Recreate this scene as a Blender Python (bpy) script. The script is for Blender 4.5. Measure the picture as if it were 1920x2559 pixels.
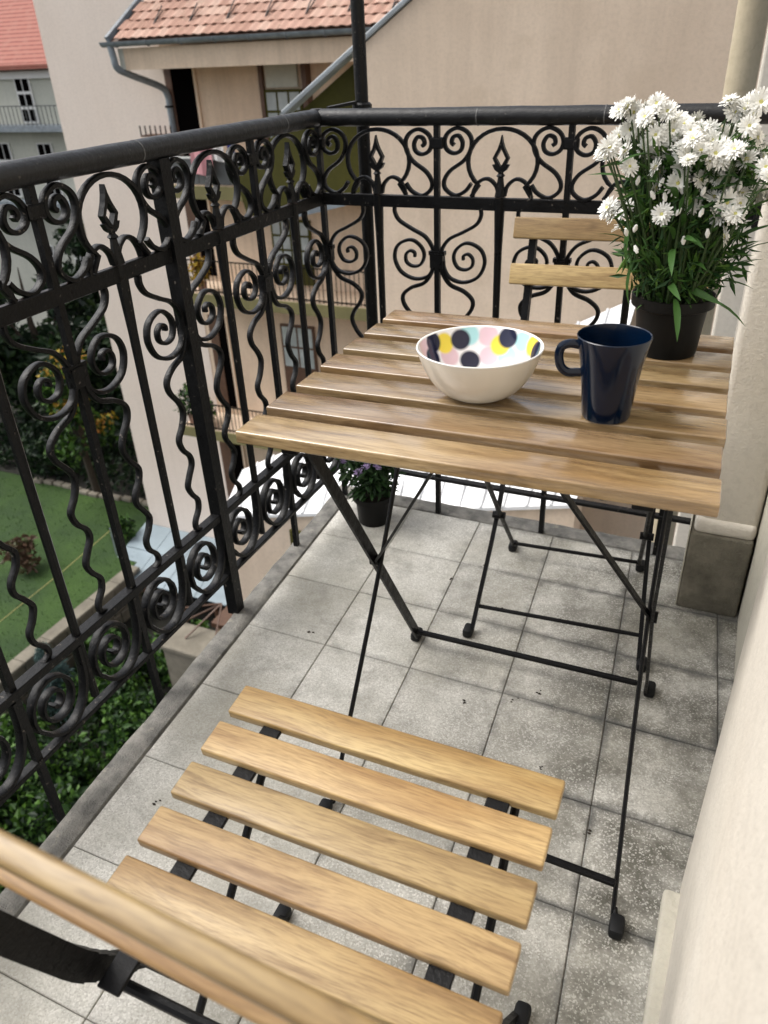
import bpy, bmesh, math, random
from mathutils import Vector, Matrix, Quaternion
for o in list(bpy.data.objects): bpy.data.objects.remove(o)
S = bpy.context.scene
COL = S.collection
PI = math.pi
rad = math.radians

# ------------------------------------------------------------------ camera, sky, sun, exposure
cam = bpy.data.cameras.new('camera'); camo = bpy.data.objects.new('camera', cam); COL.objects.link(camo)
RZ, RX, RR = 0.4411, 1.0299, -0.0458
camo.matrix_world = (Matrix.Translation((0.9607, -1.7439, 1.0913)) @ Matrix.Rotation(RZ, 4, 'Z')
                     @ Matrix.Rotation(RX, 4, 'X') @ Matrix.Rotation(RR, 4, 'Z'))
cam.sensor_fit = 'VERTICAL'; cam.sensor_height = 36.0; cam.lens = 36.0 * 1927.2 / 2559.0
cam.clip_start = 0.02; cam.clip_end = 600
cam.dof.use_dof = True; cam.dof.focus_distance = 1.15; cam.dof.aperture_fstop = 8.0
S.camera = camo

W = bpy.data.worlds.new('World'); S.world = W; W.use_nodes = True
wn = W.node_tree; wn.nodes.clear()
SUN_DIR = Vector((-0.74, -0.12, 1.0)).normalized()
sky = wn.nodes.new('ShaderNodeTexSky'); sky.sky_type = 'NISHITA'; sky.sun_disc = False
sky.sun_elevation = math.asin(SUN_DIR.z); sky.sun_rotation = math.atan2(SUN_DIR.x, SUN_DIR.y)
sky.air_density = 1.0; sky.dust_density = 4.0; sky.ozone_density = 1.0
hs = wn.nodes.new('ShaderNodeHueSaturation'); hs.inputs['Saturation'].default_value = 0.30
bg = wn.nodes.new('ShaderNodeBackground'); bg.inputs['Strength'].default_value = 0.15
wo = wn.nodes.new('ShaderNodeOutputWorld')
wn.links.new(sky.outputs[0], hs.inputs['Color']); wn.links.new(hs.outputs[0], bg.inputs[0]); wn.links.new(bg.outputs[0], wo.inputs[0])

sl = bpy.data.lights.new('sun', 'SUN'); sl.energy = 1.35; sl.angle = rad(38); sl.color = (1.0, 0.96, 0.90)
so = bpy.data.objects.new('sun', sl); COL.objects.link(so); so.location = (-3, 2, 8)
so.rotation_euler = (-SUN_DIR).to_track_quat('-Z', 'Y').to_euler()

S.view_settings.view_transform = 'Standard'; S.view_settings.look = 'None'
S.view_settings.exposure = 0.70; S.view_settings.gamma = 1.0; S.view_settings.use_curve_mapping = False
S.render.engine = 'CYCLES'

# ------------------------------------------------------------------ materials
def nmat(name):
    m = bpy.data.materials.new(name); m.use_nodes = True
    nt = m.node_tree; b = nt.nodes['Principled BSDF']
    return m, nt, b
def N(nt, t, **kw):
    n = nt.nodes.new(t)
    for k, v in kw.items():
        if k in n.inputs: n.inputs[k].default_value = v
        else: setattr(n, k, v)
    return n
def L(nt, a, b): nt.links.new(a, b)
def ramp(nt, fac, stops):
    r = nt.nodes.new('ShaderNodeValToRGB'); e = r.color_ramp.elements
    while len(e) < len(stops): e.new(0.5)
    for i, (p, c) in enumerate(stops):
        e[i].position = p; e[i].color = (c[0], c[1], c[2], 1) if not isinstance(c, (int, float)) else (c, c, c, 1)
    L(nt, fac, r.inputs[0]); return r
def mix(nt, fac, a, b, mode='MIX'):
    m = nt.nodes.new('ShaderNodeMix'); m.data_type = 'RGBA'; m.blend_type = mode
    for i, v in ((0, fac), (6, a), (7, b)):
        if hasattr(v, 'is_linked') or hasattr(v, 'links'): L(nt, v, m.inputs[i])
        elif isinstance(v, (int, float)): m.inputs[i].default_value = v if i == 0 else (v, v, v, 1)
        else: m.inputs[i].default_value = (v[0], v[1], v[2], 1)
    return m.outputs[2]
def coords(nt, kind='Object', scale=(1, 1, 1), rand=0.0):
    tc = nt.nodes.new('ShaderNodeTexCoord'); mp = nt.nodes.new('ShaderNodeMapping'); mp.inputs['Scale'].default_value = scale
    if rand:
        oi = nt.nodes.new('ShaderNodeObjectInfo'); ma = nt.nodes.new('ShaderNodeVectorMath'); ma.operation = 'MULTIPLY_ADD'
        cx = nt.nodes.new('ShaderNodeCombineXYZ')
        ml = nt.nodes.new('ShaderNodeMath'); ml.operation = 'MULTIPLY'; ml.inputs[1].default_value = rand
        L(nt, oi.outputs['Random'], ml.inputs[0]); 
        for i in range(3): L(nt, ml.outputs[0], cx.inputs[i])
        ma.inputs[1].default_value = (1, 1, 1)
        L(nt, tc.outputs[kind], ma.inputs[0]); L(nt, cx.outputs[0], ma.inputs[2]); L(nt, ma.outputs[0], mp.inputs[0])
    else: L(nt, tc.outputs[kind], mp.inputs[0])
    return mp.outputs[0]
def world_pos(nt, scale=(1, 1, 1)):
    g = nt.nodes.new('ShaderNodeNewGeometry'); mp = nt.nodes.new('ShaderNodeMapping'); mp.inputs['Scale'].default_value = scale
    L(nt, g.outputs['Position'], mp.inputs[0]); return mp.outputs[0]
def noise(nt, vec, scale, detail=4, rough=0.55, dist=0.0):
    n = N(nt, 'ShaderNodeTexNoise', Scale=scale, Detail=detail, Roughness=rough, Distortion=dist); L(nt, vec, n.inputs['Vector']); return n.outputs[0]
def bump(nt, b, h, strength=0.3, dist=0.002):
    bp = N(nt, 'ShaderNodeBump', Strength=strength, Distance=dist); L(nt, h, bp.inputs['Height']); L(nt, bp.outputs[0], b.inputs['Normal'])

def m_plain(name, c, rough=0.5, metal=0.0, var=0.0, vs=30, spec=0.5):
    m, nt, b = nmat(name); b.inputs['Base Color'].default_value = (*c, 1); b.inputs['Roughness'].default_value = rough
    b.inputs['Metallic'].default_value = metal; b.inputs['Specular IOR Level'].default_value = spec
    if var:
        n = noise(nt, world_pos(nt), vs, 4)
        r = ramp(nt, n, ((0.3, [k * (1 - var) for k in c]), (0.7, [min(1, k * (1 + var)) for k in c]))); L(nt, r.outputs[0], b.inputs['Base Color'])
    return m
def m_plaster(name, c, c2, grain=400, gdist=0.002, gstr=0.5, big=0.8, streak=0.3, stain=None):
    m, nt, b = nmat(name); b.inputs['Roughness'].default_value = 0.9; b.inputs['Specular IOR Level'].default_value = 0.2
    wp = world_pos(nt)
    n1 = noise(nt, wp, big, 5, 0.6); col = ramp(nt, n1, ((0.3, c2), (0.62, c))).outputs[0]
    st = noise(nt, world_pos(nt, (3.0, 3.0, 0.25)), 1.6, 5, 0.65)
    stf = ramp(nt, st, ((0.42, 0.0), (0.75, streak))).outputs[0]
    col = mix(nt, stf, col, [k * 0.72 for k in c2])
    sp = noise(nt, wp, grain * 0.35, 3, 0.7)
    col = mix(nt, ramp(nt, sp, ((0.3, 0.22), (0.55, 0.0))).outputs[0], col, [k * 0.6 for k in c2])
    if stain:
        s = noise(nt, wp, stain[0], 5, 0.7); col = mix(nt, ramp(nt, s, ((stain[1], 0.0), (stain[1] + 0.15, stain[3]))).outputs[0], col, stain[2])
    L(nt, col, b.inputs['Base Color'])
    h = noise(nt, wp, grain, 4, 0.6); bump(nt, b, h, gstr, gdist)
    return m
def m_wood(name, light, mid, dark, rough=0.30, coat=0.25):
    m, nt, b = nmat(name)
    v = coords(nt, 'Object', (1, 1, 1), 37.0)
    def mp(s):
        q = nt.nodes.new('ShaderNodeMapping'); q.inputs['Scale'].default_value = s; L(nt, v, q.inputs[0]); return q.outputs[0]
    warp = noise(nt, mp((4, 9, 9)), 1.0, 3, 0.5)
    va = nt.nodes.new('ShaderNodeVectorMath'); va.operation = 'MULTIPLY_ADD'
    L(nt, warp, va.inputs[0]); va.inputs[1].default_value = (0.0, 0.022, 0.022); L(nt, v, va.inputs[2])
    g = nt.nodes.new('ShaderNodeMapping'); g.inputs['Scale'].default_value = (5.5, 75, 75); L(nt, va.outputs[0], g.inputs[0])
    grain = noise(nt, g.outputs[0], 1.0, 6, 0.62)
    g2 = nt.nodes.new('ShaderNodeMapping'); g2.inputs['Scale'].default_value = (34, 480, 480); L(nt, va.outputs[0], g2.inputs[0])
    fine = noise(nt, g2.outputs[0], 1.0, 3, 0.6)
    broad = noise(nt, mp((3.2, 16, 16)), 1.0, 3, 0.5)
    col = ramp(nt, broad, ((0.36, mid), (0.58, light))).outputs[0]
    col = mix(nt, ramp(nt, grain, ((0.48, 0.0), (0.68, 0.65))).outputs[0], col, dark)
    col = mix(nt, ramp(nt, fine, ((0.42, 0.0), (0.72, 0.5))).outputs[0], col, [k * 0.75 for k in dark])
    kn = noise(nt, mp((9, 24, 24)), 1.0, 3, 0.5)
    col = mix(nt, ramp(nt, kn, ((0.655, 0.0), (0.76, 0.65))).outputs[0], col, [k * 0.6 for k in dark])
    oi = nt.nodes.new('ShaderNodeObjectInfo')
    hv = nt.nodes.new('ShaderNodeHueSaturation'); L(nt, col, hv.inputs['Color'])
    r = ramp(nt, oi.outputs['Random'], ((0.0, 0.74), (1.0, 1.18))); L(nt, r.outputs[0], hv.inputs['Value'])
    wn_ = nt.nodes.new('ShaderNodeTexWhiteNoise'); wn_.noise_dimensions = '1D'; L(nt, oi.outputs['Random'], wn_.inputs['W']); L(nt, ramp(nt, wn_.outputs[0], ((0.0, 0.494), (1.0, 0.504))).outputs[0], hv.inputs['Hue'])
    L(nt, hv.outputs[0], b.inputs['Base Color'])
    rr = ramp(nt, grain, ((0.3, rough * 0.85), (0.7, rough * 1.35))); L(nt, rr.outputs[0], b.inputs['Roughness'])
    b.inputs['Coat Weight'].default_value = coat; b.inputs['Coat Roughness'].default_value = 0.17
    bump(nt, b, fine, 0.12, 0.0008)
    return m
def m_iron(name, c=(0.0026, 0.0027, 0.0032), rough=0.32, chips=0.55, spec=0.22):
    m, nt, b = nmat(name); wp = world_pos(nt)
    n = noise(nt, wp, 60, 5, 0.65); col = ramp(nt, n, ((0.35, c), (0.75, [k * 1.9 for k in c]))).outputs[0]
    if chips:
        ch = noise(nt, wp, 95, 4, 0.6)
        col = mix(nt, ramp(nt, ch, ((0.655, 0.0), (0.70, chips))).outputs[0], col, (0.17, 0.15, 0.13))
    b.inputs['Specular IOR Level'].default_value = spec
    L(nt, col, b.inputs['Base Color'])
    L(nt, ramp(nt, n, ((0.3, rough * 0.8), (0.7, rough * 1.5))).outputs[0], b.inputs['Roughness'])
    n3 = noise(nt, wp, 150, 5, 0.7); bump(nt, b, n3, 0.55, 0.0022); return m
def m_leaf(name, cols, rough=0.55, trans=0.15):
    m, nt, b = nmat(name)
    g = nt.nodes.new('ShaderNodeNewGeometry'); n = len(cols)
    r = ramp(nt, g.outputs['Random Per Island'], [(i / max(1, n - 1), c) for i, c in enumerate(cols)])
    L(nt, r.outputs[0], b.inputs['Base Color']); b.inputs['Roughness'].default_value = rough; b.inputs['Specular IOR Level'].default_value = 0.3
    t = nt.nodes.new('ShaderNodeBsdfTranslucent'); L(nt, r.outputs[0], t.inputs[0])
    ms = nt.nodes.new('ShaderNodeMixShader'); ms.inputs[0].default_value = trans
    L(nt, b.outputs[0], ms.inputs[1]); L(nt, t.outputs[0], ms.inputs[2]); L(nt, ms.outputs[0], nt.nodes['Material Output'].inputs[0])
    return m
def m_tile(name):
    m, nt, b = nmat(name); wp = world_pos(nt)
    vo = N(nt, 'ShaderNodeTexVoronoi', Scale=430.0); L(nt, wp, vo.inputs['Vector'])
    rc = nt.nodes.new('ShaderNodeSeparateColor'); L(nt, vo.outputs['Color'], rc.inputs[0])
    col = ramp(nt, rc.outputs[0], ((0.0, (0.42, 0.405, 0.365)), (0.22, (0.51, 0.495, 0.45)), (0.6, (0.575, 0.56, 0.51)), (1.0, (0.70, 0.685, 0.635)))).outputs[0]
    n1 = noise(nt, wp, 3.5, 6, 0.6); col = mix(nt, ramp(nt, n1, ((0.32, 0.75), (0.60, 0.0))).outputs[0], col, (0.255, 0.24, 0.185), 'MIX')
    nb = noise(nt, wp, 11, 6, 0.72); col = mix(nt, ramp(nt, nb, ((0.50, 0.0), (0.68, 0.6))).outputs[0], col, (0.24, 0.23, 0.20))
    ns = noise(nt, wp, 34, 4, 0.7); col = mix(nt, ramp(nt, ns, ((0.63, 0.0), (0.74, 0.5))).outputs[0], col, (0.14, 0.125, 0.09))
    # grime trodden in along the house side, in patches
    sp = nt.nodes.new('ShaderNodeSeparateXYZ'); L(nt, world_pos(nt), sp.inputs[0])
    dx = nt.nodes.new('ShaderNodeMapRange'); dx.inputs[1].default_value = 0.36; dx.inputs[2].default_value = 0.95; L(nt, sp.outputs[0], dx.inputs[0])
    n2 = noise(nt, wp, 6.5, 6, 0.72); mm = nt.nodes.new('ShaderNodeMath'); mm.operation = 'MULTIPLY'; L(nt, dx.outputs[0], mm.inputs[0])
    L(nt, ramp(nt, n2, ((0.38, 0.06), (0.62, 0.95))).outputs[0], mm.inputs[1])
    chf = nt.nodes.new('ShaderNodeMath'); chf.operation = 'MULTIPLY'; L(nt, mm.outputs[0], chf.inputs[0]); L(nt, ramp(nt, rc.outputs[0], ((0.72, 1.0), (0.9, 0.35))).outputs[0], chf.inputs[1])
    col = mix(nt, chf.outputs[0], col, (0.105, 0.10, 0.08))
    oi = nt.nodes.new('ShaderNodeObjectInfo'); hv = nt.nodes.new('ShaderNodeHueSaturation'); L(nt, col, hv.inputs['Color'])
    L(nt, ramp(nt, oi.outputs['Random'], ((0, 0.86), (1, 1.08))).outputs[0], hv.inputs['Value'])
    # dirt gathered along the tile borders
    tc = nt.nodes.new('ShaderNodeTexCoord'); sg = nt.nodes.new('ShaderNodeSeparateXYZ'); L(nt, tc.outputs['Generated'], sg.inputs[0])
    ed = []
    for i in (0, 1):
        a = nt.nodes.new('ShaderNodeMath'); a.operation = 'SUBTRACT'; a.inputs[1].default_value = .5; L(nt, sg.outputs[i], a.inputs[0])
        c = nt.nodes.new('ShaderNodeMath'); c.operation = 'ABSOLUTE'; L(nt, a.outputs[0], c.inputs[0]); ed.append(c)
    mx = nt.nodes.new('ShaderNodeMath'); mx.operation = 'MAXIMUM'; L(nt, ed[0].outputs[0], mx.inputs[0]); L(nt, ed[1].outputs[0], mx.inputs[1])
    nz = noise(nt, wp, 22, 5, 0.65); ad = nt.nodes.new('ShaderNodeMath'); ad.operation = 'MULTIPLY_ADD'; ad.inputs[1].default_value = .20; L(nt, nz, ad.inputs[0]); L(nt, mx.outputs[0], ad.inputs[2])
    ef = ramp(nt, ad.outputs[0], ((0.525, 0.0), (0.60, 0.8))).outputs[0]
    dm_ = nt.nodes.new('ShaderNodeMapRange'); dm_.inputs[1].default_value = 0.25; dm_.inputs[2].default_value = 0.85; dm_.inputs[3].default_value = .12; L(nt, sp.outputs[0], dm_.inputs[0])
    e2 = nt.nodes.new('ShaderNodeMath'); e2.operation = 'MULTIPLY'; L(nt, ef, e2.inputs[0]); L(nt, dm_.outputs[0], e2.inputs[1])
    fin = mix(nt, e2.outputs[0], hv.outputs[0], (0.085, 0.085, 0.08)); L(nt, fin, b.inputs['Base Color'])
    L(nt, ramp(nt, n1, ((0.3, 0.45), (0.7, 0.75))).outputs[0], b.inputs['Roughness'])
    bump(nt, b, rc.outputs[0], 0.15, 0.0008); return m

M = {}
M['wood_table'] = m_wood('acacia_table_wood', (0.385, 0.275, 0.145), (0.24, 0.148, 0.064), (0.09, 0.045, 0.016), 0.22, 1.0)
M['wood_chair'] = m_wood('acacia_chair_wood', (0.455, 0.325, 0.148), (0.315, 0.195, 0.075), (0.135, 0.066, 0.022), 0.42, 0.08)
M['iron'] = m_iron('painted_iron')
M['steel'] = m_iron('powder_coated_steel', (0.0020, 0.0020, 0.0024), 0.38, 0.0, 0.20)
M['rubber'] = m_plain('black_rubber', (0.005, 0.0055, 0.0065), 0.6, spec=0.3)
M['handrail'] = m_iron('handrail_paint', (0.0040, 0.0042, 0.0050), 0.36, 0.3, 0.42)
M['tile'] = m_tile('terrazzo_tile')
M['grout'] = m_plain('dark_grout', (0.19, 0.18, 0.16), 0.95, var=0.3, vs=60)
M['kerb'] = m_plaster('weathered_concrete', (0.29, 0.28, 0.255), (0.115, 0.113, 0.107), 320, 0.005, 0.9, 22, 0.3, (34, 0.58, (0.42, 0.39, 0.32), 0.7))
M['house'] = m_plaster('cream_stucco', (0.76, 0.71, 0.625), (0.69, 0.635, 0.55), 170, 0.004, 0.4, 2.5, 0.22, (40, 0.62, (0.60, 0.50, 0.42), 0.35))
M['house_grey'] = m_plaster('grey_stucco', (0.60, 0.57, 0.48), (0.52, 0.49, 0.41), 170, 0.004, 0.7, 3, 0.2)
M['stone'] = m_plaster('mossy_stone', (0.25, 0.23, 0.18), (0.12, 0.11, 0.085), 240, 0.005, 0.9, 18, 0.4, (55, 0.63, (0.22, 0.20, 0.15), 0.7))
M['tan'] = m_plaster('tan_plaster', (0.75, 0.615, 0.485), (0.66, 0.53, 0.41), 120, 0.006, 0.6, 0.9, 0.42, (1.5, 0.53, (0.52, 0.41, 0.30), 0.45))
M['pink'] = m_plaster('pale_pink_plaster', (0.82, 0.715, 0.635), (0.76, 0.65, 0.565), 60, 0.01, 0.3, 0.3, 0.14)
M['gallery'] = m_plaster('ochre_plaster', (0.75, 0.595, 0.45), (0.66, 0.51, 0.375), 60, 0.01, 0.3, 0.5, 0.5)
M['olive'] = m_plaster('olive_paint', (0.085, 0.080, 0.018), (0.055, 0.053, 0.014), 80, 0.004, 0.3, 1.2, 0.2)
M['olive_band'] = m_plaster('olive_band_paint', (0.25, 0.225, 0.105), (0.18, 0.165, 0.08), 80, 0.004, 0.3, 1.0, 0.3)
M['zinc'] = m_plain('blue_grey_zinc', (0.20, 0.23, 0.255), 0.5, 0.0, 0.25, 6)
M['brown'] = m_plain('brown_wood_paint', (0.10, 0.052, 0.032), 0.55, 0, 0.2, 8)
M['dark'] = m_plain('dark_interior', (0.003, 0.0025, 0.0025), 0.9, spec=0.0)
M['glass'] = m_plain('window_pane', (0.42, 0.46, 0.46), 0.08, 0.0, 0.2, 3)
M['whitepaint'] = m_plain('white_paint', (0.72, 0.72, 0.70), 0.5, 0, 0.05, 10)
M['sheet'] = m_plain('white_roof_sheet', (0.76, 0.77, 0.78), 0.4, 0, 0.10, 2.5)
M['rooftile'] = None
def m_rooftile():
    m, nt, b = nmat('clay_roof_tile'); wp = world_pos(nt)
    oi = nt.nodes.new('ShaderNodeObjectInfo')
    base = ramp(nt, oi.outputs['Random'], ((0, (0.36, 0.20, 0.145)), (0.5, (0.45, 0.27, 0.205)), (1, (0.53, 0.36, 0.28)))).outputs[0]
    n = noise(nt, wp, 4, 5, 0.7); col = mix(nt, ramp(nt, n, ((0.55, 0.0), (0.75, 0.5))).outputs[0], base, (0.17, 0.15, 0.09))
    L(nt, col, b.inputs['Base Color']); b.inputs['Roughness'].default_value = 0.85; return m
M['rooftile'] = m_rooftile()
def m_redroof():
    m, nt, b = nmat('red_tile_roof'); wp = world_pos(nt)
    w = N(nt, 'ShaderNodeTexWave', Scale=1.6, Distortion=0.3); w.bands_direction = 'Z'; L(nt, wp, w.inputs['Vector'])
    col = ramp(nt, w.outputs[1], ((0.0, (0.16, 0.04, 0.028)), (0.3, (0.33, 0.11, 0.08)), (1.0, (0.36, 0.135, 0.10)))).outputs[0]
    n = noise(nt, wp, 2.5, 4); col = mix(nt, ramp(nt, n, ((0.45, 0), (0.7, 0.4))).outputs[0], col, (0.36, 0.17, 0.13))
    L(nt, col, b.inputs['Base Color']); b.inputs['Roughness'].default_value = 0.85; return m
M['redroof'] = m_redroof()
M['far'] = m_plaster('grey_green_plaster', (0.56, 0.56, 0.49), (0.47, 0.48, 0.42), 20, 0.01, 0.2, 0.3, 0.25)
M['pot'] = m_plain('black_plastic_pot', (0.0045, 0.0044, 0.0042), 0.5, 0, 0.15, 80, 0.2)
M['soil'] = m_plain('potting_soil', (0.02, 0.013, 0.008), 0.95, 0, 0.5, 200)
M['leaf'] = m_leaf('aster_leaf', ((0.012, 0.042, 0.011), (0.025, 0.072, 0.017), (0.045, 0.112, 0.02), (0.09, 0.18, 0.028)))
M['leaf_dark'] = m_leaf('dark_leaf', ((0.008, 0.028, 0.008), (0.015, 0.045, 0.010), (0.03, 0.065, 0.018)))
M['stem'] = m_plain('green_stem', (0.035, 0.065, 0.018), 0.6)
M['petal'] = m_plain('white_petal', (0.77, 0.765, 0.72), 0.6)
M['disc'] = m_plain('yellow_flower_centre', (0.50, 0.48, 0.16), 0.7, 0, 0.35, 500)
M['lilac'] = m_plain('lilac_petal', (0.24, 0.17, 0.33), 0.6)
M['navy'] = m_plain('navy_glaze', (0.0006, 0.0056, 0.0185), 0.15, spec=0.4); M['navy'].node_tree.nodes['Principled BSDF'].inputs['Coat Weight'].default_value = 0.0
M['tree_green'] = m_leaf('tree_leaves', ((0.003, 0.010, 0.004), (0.007, 0.020, 0.007), (0.012, 0.033, 0.010), (0.028, 0.055, 0.014)))
M['hedge'] = m_leaf('shrub_leaves', ((0.003, 0.011, 0.003), (0.012, 0.036, 0.007), (0.035, 0.09, 0.013), (0.09, 0.185, 0.026)))
M['yellow'] = m_leaf('yellow_leaves', ((0.30, 0.20, 0.02), (0.42, 0.30, 0.03), (0.40, 0.16, 0.03), (0.22, 0.24, 0.03)))
M['spruce'] = m_leaf('blue_spruce', ((0.03, 0.06, 0.055), (0.055, 0.10, 0.095), (0.09, 0.15, 0.14)))
M['twig'] = m_leaf('brown_twigs', ((0.06, 0.035, 0.02), (0.10, 0.055, 0.035), (0.05, 0.06, 0.02)))
M['bark'] = m_plain('bark', (0.035, 0.026, 0.018), 0.9, 0, 0.4, 30)
M['lawn'] = None
def m_lawn():
    m, nt, b = nmat('lawn'); wp = world_pos(nt)
    n1 = noise(nt, wp, 0.5, 5, 0.6); n2 = noise(nt, wp, 14, 4, 0.7)
    col = ramp(nt, n1, ((0.32, (0.013, 0.042, 0.004)), (0.7, (0.044, 0.100, 0.009)))).outputs[0]
    col = mix(nt, ramp(nt, n2, ((0.35, 0.6), (0.6, 0.0))).outputs[0], col, (0.012, 0.03, 0.005))
    L(nt, col, b.inputs['Base Color']); b.inputs['Roughness'].default_value = 0.9; bump(nt, b, n2, 0.8, 0.05); return m
M['lawn'] = m_lawn()
M['grass'] = m_leaf('grass_blades', ((0.015, 0.045, 0.005), (0.03, 0.075, 0.009), (0.05, 0.105, 0.014)))
M['earth'] = m_plain('dark_earth', (0.014, 0.013, 0.009), 0.95, 0, 0.4, 2)
M['garden_stone'] = m_plaster('garden_stone', (0.25, 0.225, 0.18), (0.16, 0.145, 0.115), 30, 0.01, 0.4, 1.5, 0.3)
M['rope'] = m_plain('yellow_rope', (0.36, 0.33, 0.12), 0.7)
M['cloth_pink'] = m_plain('pink_cloth', (0.62, 0.30, 0.32), 0.9); M['cloth_blue'] = m_plain('blue_cloth', (0.012, 0.02, 0.22), 0.9); M['cloth_white'] = m_plain('white_cloth', (0.7, 0.68, 0.66), 0.9)
M['grey_panel'] = m_plain('dark_grey_panel', (0.10, 0.105, 0.105), 0.6, 0, 0.1, 3)
M['canopy'] = m_plain('pale_blue_sheet', (0.26, 0.32, 0.355), 0.3, 0, 0.12, 1.5)
M['pillar'] = m_plaster('cream_pipe_paint', (0.52, 0.455, 0.33), (0.42, 0.35, 0.24), 150, 0.002, 0.3, 4, 0.6, (30, 0.62, (0.16, 0.11, 0.05), 0.5))

M['bare'] = m_plain('worn_paint', (0.10, 0.10, 0.10), 0.6, 0, 0.6, 200)
M['zinc_light'] = m_plain('light_zinc', (0.30, 0.33, 0.35), 0.5, 0.3, 0.2, 5)
DOTS = [('pink',-0.0106,0.0731,0.0542),('pink',-0.0531,0.0355,0.0342),('pink',-0.0049,0.0611,0.0307),('pink',-0.0752,-0.0031,0.0586),('pink',0.0413,0.0522,0.0388),('pink',0.071,-0.018,0.056),('pink',-0.03,-0.067,0.055),('teal',-0.0357,0.0651,0.0556),('teal',0.0394,0.0625,0.055),('teal',0.0203,0.0594,0.0327),('teal',-0.058,-0.045,0.055),('yellow',0.0075,0.0692,0.0446),('yellow',-0.0614,0.0384,0.0502),('yellow',0.0566,0.0479,0.0554),('yellow',0.01,-0.073,0.055),('navy',-0.0712,0.0215,0.0559),('navy',-0.0451,0.0567,0.051),('navy',0.017,0.0719,0.0548),('navy',0.0641,0.0355,0.053),('navy',-0.0287,0.0495,0.0257),('navy',-0.0664,0.0084,0.0395),('navy',0.0521,-0.0574,0.065),('navy',0.05,-0.055,0.056)]
def m_bowl_inside():
    m, nt, b = nmat('dotted_glaze'); b.inputs['Roughness'].default_value = 0.12
    pal = dict(pink=(0.70, 0.50, 0.55), teal=(0.38, 0.66, 0.68), yellow=(0.80, 0.63, 0.06), navy=(0.010, 0.011, 0.035))
    tc = nt.nodes.new('ShaderNodeTexCoord'); col = (0.80, 0.78, 0.79)
    for c, x, y, z in DOTS:
        d = nt.nodes.new('ShaderNodeVectorMath'); d.operation = 'DISTANCE'; L(nt, tc.outputs['Object'], d.inputs[0]); d.inputs[1].default_value = (x, y, z)
        f = ramp(nt, d.outputs['Value'], ((0.0119, 1.0), (0.0123, 0.0)))
        col = mix(nt, f.outputs[0], col, pal[c])
    L(nt, col, b.inputs['Base Color']); return m
M['bowl_in'] = m_bowl_inside()
M['bowl_out'] = m_plain('cream_glaze', (0.74, 0.69, 0.60), 0.13)
M['rim_white'] = m_plain('white_glaze', (0.82, 0.81, 0.79), 0.12)

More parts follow.
